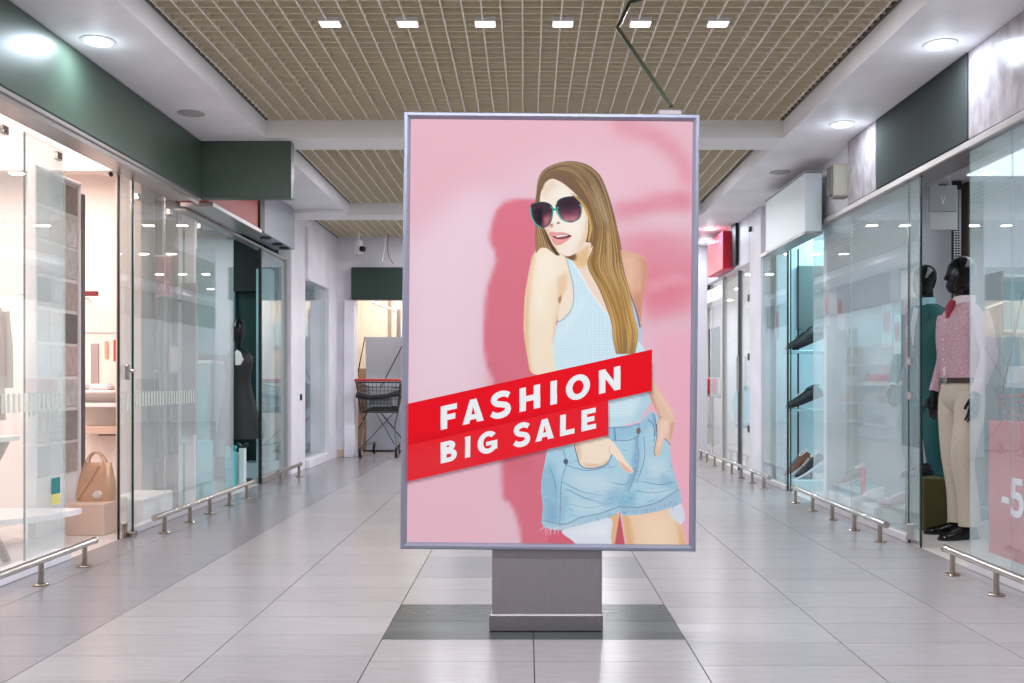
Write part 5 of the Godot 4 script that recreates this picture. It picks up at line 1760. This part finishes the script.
	t = thing("slotted_rail", "black upright rail with rows of pale slots behind the mannequin head", "rail", V(3.52, 0.0, 7.95))
	part_box("upright", t, Vector3(0, 1.33, 0), Vector3(0.075, 2.66, 0.03), M.dark)
	st = mb()
	for i in 120:
		for c in 3:
			box(st, Vector3(-0.022 + c * 0.022, 0.08 + i * 0.021, 0.0155), Vector3(0.012, 0.011, 0.003))
	obj("slots", st, M.paper, t).set_meta("kind", "stuff")
	# sale poster behind the glass, red with white figures
	t = thing("sale_poster", "large red sale poster with white minus fifty percent figures inside the right glass", "poster", V(2.445, 0.12, 4.35))
	part_box("sheet", t, Vector3(0, 0.35, 0), Vector3(0.006, 0.70, 1.56), mat(rgb(186, 18, 36), 0.5), 0.001)
	var tx := TextMesh.new()
	var fnt := SystemFont.new()
	fnt.font_names = PackedStringArray(["Droid Sans"])
	fnt.font_weight = 700
	tx.font = fnt
	tx.text = "-50%"
	tx.font_size = 64
	tx.pixel_size = 0.0042
	tx.depth = 0.002
	tx.horizontal_alignment = HORIZONTAL_ALIGNMENT_LEFT
	var o = mesh_obj("figures", tx, M.paper, t, Vector3(-0.006, 0.32, -0.64))
	o.rotation.y = -PI / 2
	# red cart and pop-up board, solid stand-ins for a reflection in the glass
	cart("red wire shopping cart standing in for a reflection in the right shop glass", V(3.42, 0.0, 6.0), deg_to_rad(20), mat(rgb(172, 30, 48), 0.4), mat(rgb(150, 24, 40), 0.4))
	pop_up("grey pop-up board with crossed stays standing in for a reflection behind the red cart", V(3.75, 0.0, 6.7), deg_to_rad(-35))
	# shelf with boxes against the partition
	t = thing("shelf_unit", "pale shelf unit with turquoise back behind the long right pane", "shelf", V(4.3, 0.0, 7.9))
	part_box("back_panel", t, Vector3(0, 0.95, -0.16), Vector3(1.0, 1.9, 0.02), M.cyan)
	for i in 5:
		part_box("shelf_board", t, Vector3(0, 0.1 + i * 0.44, 0), Vector3(1.0, 0.025, 0.34), M.white)
	for s in [-1, 1]:
		part_box("side_panel", t, Vector3(0.51 * s, 0.95, 0), Vector3(0.02, 1.9, 0.34), M.wood)
	for i in 8:
		slab_thing("shoe_box", "white shoe box on the turquoise shelf unit", "box", M.paper, 3.86 + (i % 4) * 0.23, 4.04 + (i % 4) * 0.23, 0.555 + (i / 4) * 0.44, 0.70 + (i / 4) * 0.44, 7.8, 8.0, 0.004, "shoe boxes on the turquoise shelves")

func shop_shoes():
	wallbox("wall_partition_shoes", "pale wall at the end of the shoe shop", 2.5, 5.4, 0.0, 2.665, 9.96, 10.06, M.wallwhite)
	slab_thing("backdrop", "pale blue backdrop panel behind the shoe shelves", "panel", M.paleblue, 2.47, 3.6, 0.0, 2.4, 9.56, 9.62, 0.004)
	slab_thing("hanging_board", "dark grey board high on the pale blue backdrop", "board", mat(rgb(92, 104, 104), 0.5), 2.655, 2.95, 1.52, 2.15, 9.50, 9.555, 0.004)
	var t = thing("shoe_rack", "glass shelf rack with slim rods holding the shoes", "rack", V(2.80, 0.0, 9.25))
	for y in [0.745, 1.295]:
		part_box("glass_shelf", t, Vector3(0, y, 0), Vector3(0.66, 0.03, 0.26), mat(rgb(150, 190, 196), 0.15))
	for x in [-0.17, 0.28]:
		part_tube("rod", t, [Vector3(x, 0.0, -0.16), Vector3(x, 2.3, -0.16)], 0.009, M.dark)
	part_box("base_box", t, Vector3(0, 0.05, 0.05), Vector3(0.66, 0.10, 0.42), M.paleblue)
	var dk = M.gloss_black
	shoe("black lace-up shoe on the upper glass shelf", V(2.68, 1.31, 9.20), -82, -22, M.black, M.dark, true, null, 1.2)
	shoe("second black lace-up shoe behind the one on the upper shelf", V(2.78, 1.31, 9.32), -82, -22, M.black, M.dark, true, null, 1.2)
	shoe("black shoe with pale laces on the lower glass shelf, front one", V(2.68, 0.76, 9.18), -82, -20, M.black, M.dark, true, M.paper, 1.2)
	shoe("black shoe with pale laces on the lower glass shelf, rear one", V(2.76, 0.76, 9.32), -82, -20, M.black, M.dark, true, M.paper, 1.2)
	shoe("brown low shoe tilted on the rack base", V(2.66, 0.10, 9.28), -80, -32, mat(rgb(122, 84, 62), 0.5), M.paper, true, null, 1.15)
	shoe("black and white sneaker tilted on the rack base", V(2.73, 0.10, 9.14), -80, -32, M.dark, M.paper, true, M.paper, 1.15)
	for q in [[2.60, 2.70, 9.22, 9.34], [2.68, 2.80, 9.10, 9.21]]:
		slab_thing("shoe_wedge", "small white wedge stand under a tilted shoe", "stand", M.paper, q[0], q[1], 0.10, 0.15, q[2], q[3], 0.004, "wedge stands")
	# window platform with shoes behind the right pane
	slab_thing("window_platform", "long low white platform behind the reflecting right pane", "platform", M.white, 2.48, 2.80, 0.0, 0.12, 6.95, 7.98, 0.006)
	slab_thing("acrylic_block", "pale block under the brown boot behind the right pane", "block", M.paleblue, 2.52, 2.75, 0.12, 0.20, 7.55, 7.85, 0.004)
	shoe("brown leather shoe on the pale block behind the right pane", V(2.63, 0.2, 7.70), -70, -14, mat(rgb(140, 84, 66), 0.5), M.paper, true)
	shoe("white sneaker on the long platform behind the right pane", V(2.62, 0.12, 7.30), -65, 0, M.paper, M.white, true, M.paper)
	shoe("pale pink sneaker on the long platform behind the right pane", V(2.72, 0.12, 7.05), -65, 0, mat(rgb(206, 150, 160), 0.6), M.white, true, M.paper)
	slab_thing("red_card", "narrow red card standing between the displayed shoes", "card", M.red, 2.58, 2.59, 0.12, 0.36, 7.42, 7.50, 0.001)
	slab_thing("pink_shelf", "white shelf with a pink strip behind the sale notes", "shelf", M.white, 2.80, 3.25, 0.98, 1.02, 7.95, 8.158, 0.004)
	slab_thing("pink_box", "long pink box on the white shelf behind the sale notes", "box", mat(rgb(214, 96, 120), 0.5), 2.84, 3.1, 1.02, 1.08, 8.0, 8.12, 0.006)
	slab_thing("reflected_post", "wooden post standing in for a brown post reflected in the right shop glass", "post", M.wood, 2.66, 2.74, 0.0, 1.46, 8.02, 8.09, 0.006)  # solid copy of a reflection in the glass, no post stands here

func shoe(label, at, yaw, pitch, m, sole, laced, lace = null, grow = 1.0):
	var t = thing("shoe", label, "shoe", at)
	var b = (Basis(Vector3.UP, deg_to_rad(yaw)) * Basis(Vector3.RIGHT, deg_to_rad(-pitch))).scaled(Vector3.ONE * grow)
	var lift = 0.212 * grow * sin(deg_to_rad(absf(pitch)))
	shoe_parts(t, m, sole, Transform3D(b, Vector3(0, lift, 0)), (lace if lace else M.dark) if laced else null)
	# ankle opening collar
	var st = mb()
	var ring = []
	for k in 17:
		var a = TAU * k / 16.0
		ring.append(b * Vector3(0.026 * cos(a), 0.089 + 0.006 * cos(a * 1.0 + 1.6), -0.035 + 0.042 * sin(a)) + Vector3(0, lift, 0))
	tube(st, ring, 0.006, 6)
	obj("collar_rim", st, sole if sole != M.white else M.paper, t)

func cart(label, at, turn, m_wire, m_handle):
	var t = thing("shopping_cart", label, "cart", at)
	t.rotation.y = turn
	var tubem = mat(rgb(120, 122, 126), 0.3, 0.8)
	# basket: rear wide (z = +), front narrow, sloping
	var rt = [Vector3(-0.29, 1.0, 0.40), Vector3(0.29, 1.0, 0.40), Vector3(0.22, 0.92, -0.42), Vector3(-0.22, 0.92, -0.42)]
	var rb = [Vector3(-0.25, 0.60, 0.34), Vector3(0.25, 0.60, 0.34), Vector3(0.18, 0.66, -0.34), Vector3(-0.18, 0.66, -0.34)]
	for i in 4:
		part_tube("rim_tube", t, [rt[i], rt[(i + 1) % 4]], 0.010, m_wire, 8)
		part_tube("floor_tube", t, [rb[i], rb[(i + 1) % 4]], 0.009, m_wire, 8)
		part_tube("corner_tube", t, [rb[i], rt[i]], 0.009, m_wire, 8)
	var st = mb()
	for i in 4:
		var a0 = rb[i]
		var a1 = rb[(i + 1) % 4]
		var b0 = rt[i]
		var b1 = rt[(i + 1) % 4]
		var n = 11 if i % 2 == 0 else 15
		for k in range(1, n):
			var f = float(k) / n
			bar(st, a0.lerp(a1, f), b0.lerp(b1, f), 0.006, 0.006)
		for k in range(1, 7):
			var f = k / 7.0
			bar(st, a0.lerp(b0, f), a1.lerp(b1, f), 0.006, 0.006)
	for k in range(1, 14):
		var f = k / 14.0
		bar(st, rb[0].lerp(rb[3], f), rb[1].lerp(rb[2], f), 0.006, 0.006)
	obj("basket_wires", st, m_wire, t).set_meta("kind", "stuff")
	part_box("child_seat", t, Vector3(0.02, 0.80, 0.30), Vector3(0.30, 0.26, 0.012), mat(rgb(140, 144, 148), 0.5), 0.004, Basis(Vector3.RIGHT, -0.25))
	part_tube("bag_roll", t, [Vector3(-0.28, 0.84, 0.42), Vector3(-0.1, 0.80, 0.44), Vector3(0.12, 0.82, 0.44), Vector3(0.28, 0.86, 0.42)], [0.05, 0.035, 0.03, 0.045], mat(rgb(30, 32, 34), 0.6), 12)
	part_tube("handle", t, [Vector3(-0.30, 1.03, 0.46), Vector3(0.30, 1.03, 0.46)], 0.017, m_handle, 12)
	for s in [-1, 1]:
		part_tube("handle_arm", t, [Vector3(0.29 * s, 0.98, 0.38), Vector3(0.30 * s, 1.03, 0.46)], 0.011, tubem, 8)
		part_tube("leg_tube", t, curve([Vector3(0.25 * s, 0.60, 0.34), Vector3(0.21 * s, 0.40, 0.30), Vector3(0.24 * s, 0.16, 0.36)], 5), 0.011, tubem, 8)
		part_tube("base_tube", t, curve([Vector3(0.24 * s, 0.16, 0.36), Vector3(0.21 * s, 0.15, 0.0), Vector3(0.17 * s, 0.16, -0.40)], 5), 0.011, tubem, 8)
		part_tube("brace_tube", t, [Vector3(0.18 * s, 0.65, -0.30), Vector3(-0.20 * s, 0.17, 0.30)], 0.006, M.dark, 8)
		for z in [0.36, -0.38]:
			var x = (0.24 if z > 0 else 0.17) * s
			var cst = part_box("caster_fork", t, Vector3(x, 0.125, z), Vector3(0.03, 0.05, 0.05), tubem)
			var w = mb()
			tube(w, [Vector3(x - 0.016, 0.07, z + 0.02), Vector3(x + 0.016, 0.07, z + 0.02)], 0.07, 20)
			obj("wheel", w, M.dark, cst)
			w = mb()
			tube(w, [Vector3(x - 0.019, 0.07, z + 0.02), Vector3(x + 0.019, 0.07, z + 0.02)], 0.034, 14)
			obj("hub", w, mat(rgb(170, 170, 172), 0.4), cst)
	return t

func pop_up(label, at, turn):
	var t = thing("pop_up_board", label, "display board", at)
	t.rotation.y = turn
	var m = mat(rgb(176, 184, 202), 0.6)
	var st = mb()
	var lo = [Vector3(-0.26, 0.0, 0.02), Vector3(0.26, 0.0, 0.02), Vector3(0.26, 0.0, -0.02), Vector3(-0.26, 0.0, -0.02)]
	var hi = [Vector3(-0.30, 1.66, -0.12), Vector3(0.30, 1.66, -0.12), Vector3(0.30, 1.66, -0.15), Vector3(-0.30, 1.66, -0.15)]
	rings_mesh(st, [lo, hi], true, false)
	obj("board", st, m, t)
	part_tube("stay", t, [Vector3(-0.30, 1.66, -0.08), Vector3(-0.42, 0.9, 0.08), Vector3(-0.47, 0.0, 0.16)], 0.008, M.dark, 8)
	part_tube("stay", t, [Vector3(0.30, 1.64, -0.08), Vector3(-0.06, 0.9, 0.06), Vector3(-0.40, 0.25, 0.12)], 0.008, M.dark, 8)
	part_tube("stay", t, [Vector3(-0.10, 0.62, 0.06), Vector3(0.40, 0.02, 0.10)], 0.008, M.dark, 8)
	part_box("foot_bar", t, Vector3(0, 0.012, 0.08), Vector3(0.9, 0.024, 0.03), M.dark)

func far_end():
	# room behind the end doorway
	var cream = mat(rgb(222, 212, 200), 0.6)
	wallbox("wall_cart_room_back", "cream wall of the room behind the shopping cart", -2.75, -1.1, 0.0, 2.75, 15.3, 15.4, cream)
	wallbox("wall_cart_room_left", "cream side wall of the room behind the shopping cart", -2.75, -2.62, 0.0, 2.75, 13.12, 15.3, cream)
	wallbox("wall_cart_room_right", "cream side wall hidden behind the light box", -1.2, -1.1, 0.0, 2.75, 13.12, 15.3, cream)
	wallbox("ceiling_cart_room", "cream ceiling of the room behind the shopping cart", -2.75, -1.1, 2.665, 2.75, 13.12, 15.3, cream)
	slab_thing("lintel_board", "black-green board above the end doorway", "sign board", M.green_dark, -2.34, -1.3, 2.10, 2.53, 12.90, 12.995, 0.006)
	slab_thing("door_jamb", "pale lavender jamb on the left of the end doorway", "jamb", M.wallwhite, -2.44, -2.30, 0.0, 2.10, 12.93, 13.2, 0.006)
	slab_thing("wood_plank", "tan wooden plank leaning inside the end doorway", "plank", mat(rgb(186, 152, 116), 0.6), -2.50, -2.30, 0.0, 1.2, 14.28, 14.34, 0.004)
	slab_thing("wall_joint", "brown vertical batten on the cream wall behind the cart", "batten", mat(rgb(150, 138, 124), 0.6), -2.19, -2.14, 0.0, 2.66, 15.27, 15.3, 0.003)
	slab_thing("light_window", "pale bluish panel low on the cream wall behind the cart", "panel", M.paleblue, -2.05, -1.3, 1.55, 1.95, 15.26, 15.3, 0.003)
	var t = thing("door_frame", "grey metal door frame inside the end doorway with a slanted closer arm", "door frame", V(-1.93, 0.0, 14.6))
	part_box("upright", t, Vector3(0, 1.05, 0), Vector3(0.06, 2.1, 0.06), M.alu)
	part_tube("closer_arm", t, [Vector3(0.0, 2.05, 0), Vector3(-0.4, 2.2, 0.1)], 0.02, M.white)
	cart("dark shopping cart with a red handle in the end doorway", V(-1.97, 0.0, 13.25), 0.0, mat(rgb(44, 46, 48), 0.4), mat(rgb(196, 52, 48), 0.4))
	pop_up("white pop-up board with crossed black stays behind the dark cart", V(-2.06, 0.0, 14.05), 0.0)
	# security camera and hanging wire on the end wall
	t = thing("security_camera", "white bullet camera with black lens under the far louvre ceiling", "camera", V(-2.19, 2.67, 12.6))
	part_tube("housing", t, [Vector3(0, 0.0, 0), Vector3(0, 0.17, 0)], 0.055, M.white, 18)
	part_tube("mount", t, [Vector3(0, 0.17, 0), Vector3(0, 0.275, 0)], 0.02, M.white)
	part_tube("lens", t, [Vector3(0.04, 0.06, 0.04), Vector3(0.085, 0.05, 0.06)], 0.036, M.black, 14)
	t = thing("hanging_wire", "loose beige wires hanging from the far louvre ceiling", "wire", V(-1.85, 2.55, 12.7))
	part_tube("wire", t, curve([Vector3(0, 0.39, 0), Vector3(-0.02, 0.2, 0), Vector3(-0.05, 0.03, 0)], 6), 0.010, M.paper, 8)
	part_tube("wire", t, curve([Vector3(0.04, 0.39, 0), Vector3(0.03, 0.15, 0), Vector3(0.10, 0.0, 0.02)], 6), 0.008, M.beigebox, 8)
	# right: white column, glass door with hinges, red box sign, far wall panels
	slab_thing("white_column", "white column between the shoe shop and the far glass door", "column", M.wallwhite, 2.40, 2.62, 0.0, CEIL, 9.96, 10.46, 0.006)
	t = thing("glass_door", "far glass door with black square hinges by the white column", "door", V(XR + 0.02, 0.0, 10.80))
	part_box("hinge_stile", t, Vector3(0, 1.14, 0.30), Vector3(0.05, 2.28, 0.05), M.wallwhite)
	part_box("lock_stile", t, Vector3(0, 1.14, -0.30), Vector3(0.05, 2.28, 0.05), mat(rgb(70, 70, 74), 0.4))
	part_box("leaf", t, Vector3(0, 1.15, 0), Vector3(0.01, 2.2, 0.56), M.pane, 0.0001)
	for y in [0.50, 1.28, 1.92]:
		part_box("hinge", t, Vector3(-0.03, y, 0.30), Vector3(0.03, 0.075, 0.09), M.black)
	part_tube("pull_handle", t, [Vector3(-0.05, 0.9, -0.2), Vector3(-0.05, 1.3, -0.2)], 0.014, M.steel)
	pane("far glass pane under the red box sign", XR + 0.02, 0.05, 2.30, 11.12, 11.95, M.pane)
	pane("last far glass pane before the end wall on the right", XR + 0.02, 0.05, 2.30, 11.98, 12.9, M.pane)
	slab_thing("far_fascia", "white fascia above the far right glass", "fascia", M.wallwhite, XR - 0.02, 2.62, 2.30, CEIL, 10.47, 13.0, 0.004)
	slab_thing("far_mullion", "pale grey mullion below the red box sign", "mullion", M.alu, XR - 0.01, XR + 0.05, 0.0, 2.30, 11.955, 11.975, 0.002)
	slab_thing("red_sign", "red box sign standing out above the far glass", "sign", mat(rgb(226, 44, 68), 0.35), 2.27, 2.39, 2.32, 2.76, 11.25, 12.2, 0.006)
	slab_thing("black_sign", "narrow black board in front of the red box sign", "sign", M.black, 2.36, 2.39, 2.34, 2.81, 10.98, 11.22, 0.003)
	slab_thing("socket_box", "small black box on the white fascia near the red sign", "box", M.black, 2.375, 2.40, 2.62, 2.67, 10.36, 10.42, 0.003)
	slab_thing("bright_wall", "bright white inner wall seen through the far glass door", "wall", M.shopwhite, 2.6, 5.3, 0.0, 2.66, 12.9, 12.98, 0.002)
	t = thing("turquoise_chair", "turquoise round chair seen through the far glass door", "chair", V(2.85, 0.0, 12.4))
	var st = mb()
	loft(st, [[0.42, 0, 0, 0.16, 0.16], [0.46, 0, 0, 0.20, 0.20], [0.48, 0, 0, 0.18, 0.18]], 24)
	obj("seat", st, M.cyan, t)
	st = mb()
	loft(st, [[0.5, 0, -0.17, 0.15, 0.025], [0.75, 0, -0.19, 0.19, 0.02], [0.95, 0, -0.20, 0.12, 0.015]], 18)
	obj("backrest", st, M.cyan, t)
	for a in 4:
		var an = PI / 4 + a * PI / 2
		part_tube("leg", t, [Vector3(0.1 * cos(an), 0.43, 0.1 * sin(an)), Vector3(0.2 * cos(an), 0.0, 0.2 * sin(an))], 0.012, M.white, 8)
	slab_thing("wall_pilaster", "pale pilaster on the end wall right of the light box", "pilaster", M.drop, 2.26, 2.40, 0.0, CEIL, 12.9, 13.0, 0.006)

# ------------------------------------------------------------------ the arcade past the end wall, seen as reflections in the shop glass
func arcade_beyond():
	var st = mb()
	span(st, -5.6, 5.6, -0.14, 0.0, 15.6, 24.2)
	struct("floor_beyond", "grey tiled floor of the arcade past the end wall", st, M.tile[0])
	wallbox("wall_end", "white wall closing the arcade past the end wall", -5.6, 5.6, 0.0, 3.3, 24.0, 24.2, M.wallwhite)
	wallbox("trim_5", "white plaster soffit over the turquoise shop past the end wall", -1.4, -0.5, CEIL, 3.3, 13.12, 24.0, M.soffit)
	wallbox("ceiling_beyond_left", "white ceiling of the turquoise shop past the end wall", -2.9, -1.26, 2.665, 2.75, 15.4, 24.0, M.shopwhite)
	wallbox("ceiling_beyond_right", "white ceiling of the white shop past the end wall", 2.6, 5.4, 2.665, 2.75, 13.1, 24.0, M.shopwhite)
	wallbox("wall_beyond_left", "turquoise back wall of the shop past the end wall", -2.9, -2.8, 0.0, 2.665, 15.4, 24.0, M.cyan)
	wallbox("wall_beyond_right", "white partition of the shop past the end wall", 4.2, 4.3, 0.0, 2.665, 13.1, 24.0, M.shopwhite)
	var greys = [M.green, M.greymetal, M.marble, M.green]
	var words = ["dark green", "dark grey", "pale stone", "long dark green"]
	for i in 4:
		var d0 = 13.14 + i * 2.7
		panel("shop_fascia", "%s fascia board above the turquoise shop past the end wall" % words[i], "fascia", -1.25, -1.08, 2.3, CEIL, maxf(d0, 15.42), d0 + 2.68, greys[i])
		panel("shop_fascia", "%s fascia board above the white shop past the end wall" % words[3 - i], "fascia", 2.40, 2.58, 2.3, CEIL, d0, d0 + 2.68, greys[(i + 1) % 4])
		pane("glass pane number %s of the turquoise shop past the end wall" % ["one", "two", "three", "four"][i], -1.14, 0.03, 2.3, maxf(d0, 15.42), d0 + 2.66, M.pane)
		pane("glass pane number %s of the white shop past the end wall" % ["one", "two", "three", "four"][i], XR + 0.02, 0.03, 2.3, d0, d0 + 2.66, M.pane)
	wallbox("wall_pier_beyond", "white pier beside the turquoise shop past the end wall", -1.25, -1.1, 0.0, 2.3, 13.12, 15.4, M.wallwhite)
	var tops = ["taupe", "red", "white", "black"]
	var cols = [rgb(150, 132, 116), rgb(196, 44, 56), rgb(230, 230, 230), rgb(30, 30, 34)]
	for i in 4:
		var t = thing("shelf_unit", "%s shelf unit in the turquoise shop past the end wall" % tops[i], "shelf", V(-2.5, 0.0, 16.4 + i * 1.9))
		part_box("back_panel", t, Vector3(-0.14, 0.9, 0), Vector3(0.02, 1.8, 1.1), mat(cols[i], 0.5))
		for k in 5:
			part_box("shelf_board", t, Vector3(0, 0.1 + k * 0.42, 0), Vector3(0.28, 0.03, 1.1), M.white)
		for k in 4:
			part_box("stock", t, Vector3(0, 0.2 + k * 0.42, -0.2 + 0.1 * k), Vector3(0.2, 0.17, 0.5), mat(cols[(i + k + 1) % 4], 0.5))
		t = thing("display_table", "display table with %s goods in the white shop past the end wall" % tops[i], "table", V(3.1, 0.0, 14.6 + i * 2.3))
		part_box("table_top", t, Vector3(0, 0.78, 0), Vector3(0.5, 0.04, 1.2), M.wood)
		for sx in [-1, 1]:
			for sz in [-1, 1]:
				part_box("leg", t, Vector3(0.21 * sx, 0.38, 0.55 * sz), Vector3(0.04, 0.76, 0.04), M.wood)
		part_box("goods", t, Vector3(0, 0.93, 0.1), Vector3(0.3, 0.26, 0.6), mat(cols[i], 0.5), 0.02)
		slab_thing("wall_picture", "large %s picture on the white partition past the end wall" % tops[i], "picture", mat(cols[i].lerp(rgb(170, 200, 206), 0.35), 0.5), 4.17, 4.2, 1.1, 2.2, 14.2 + i * 2.3, 15.4 + i * 2.3)
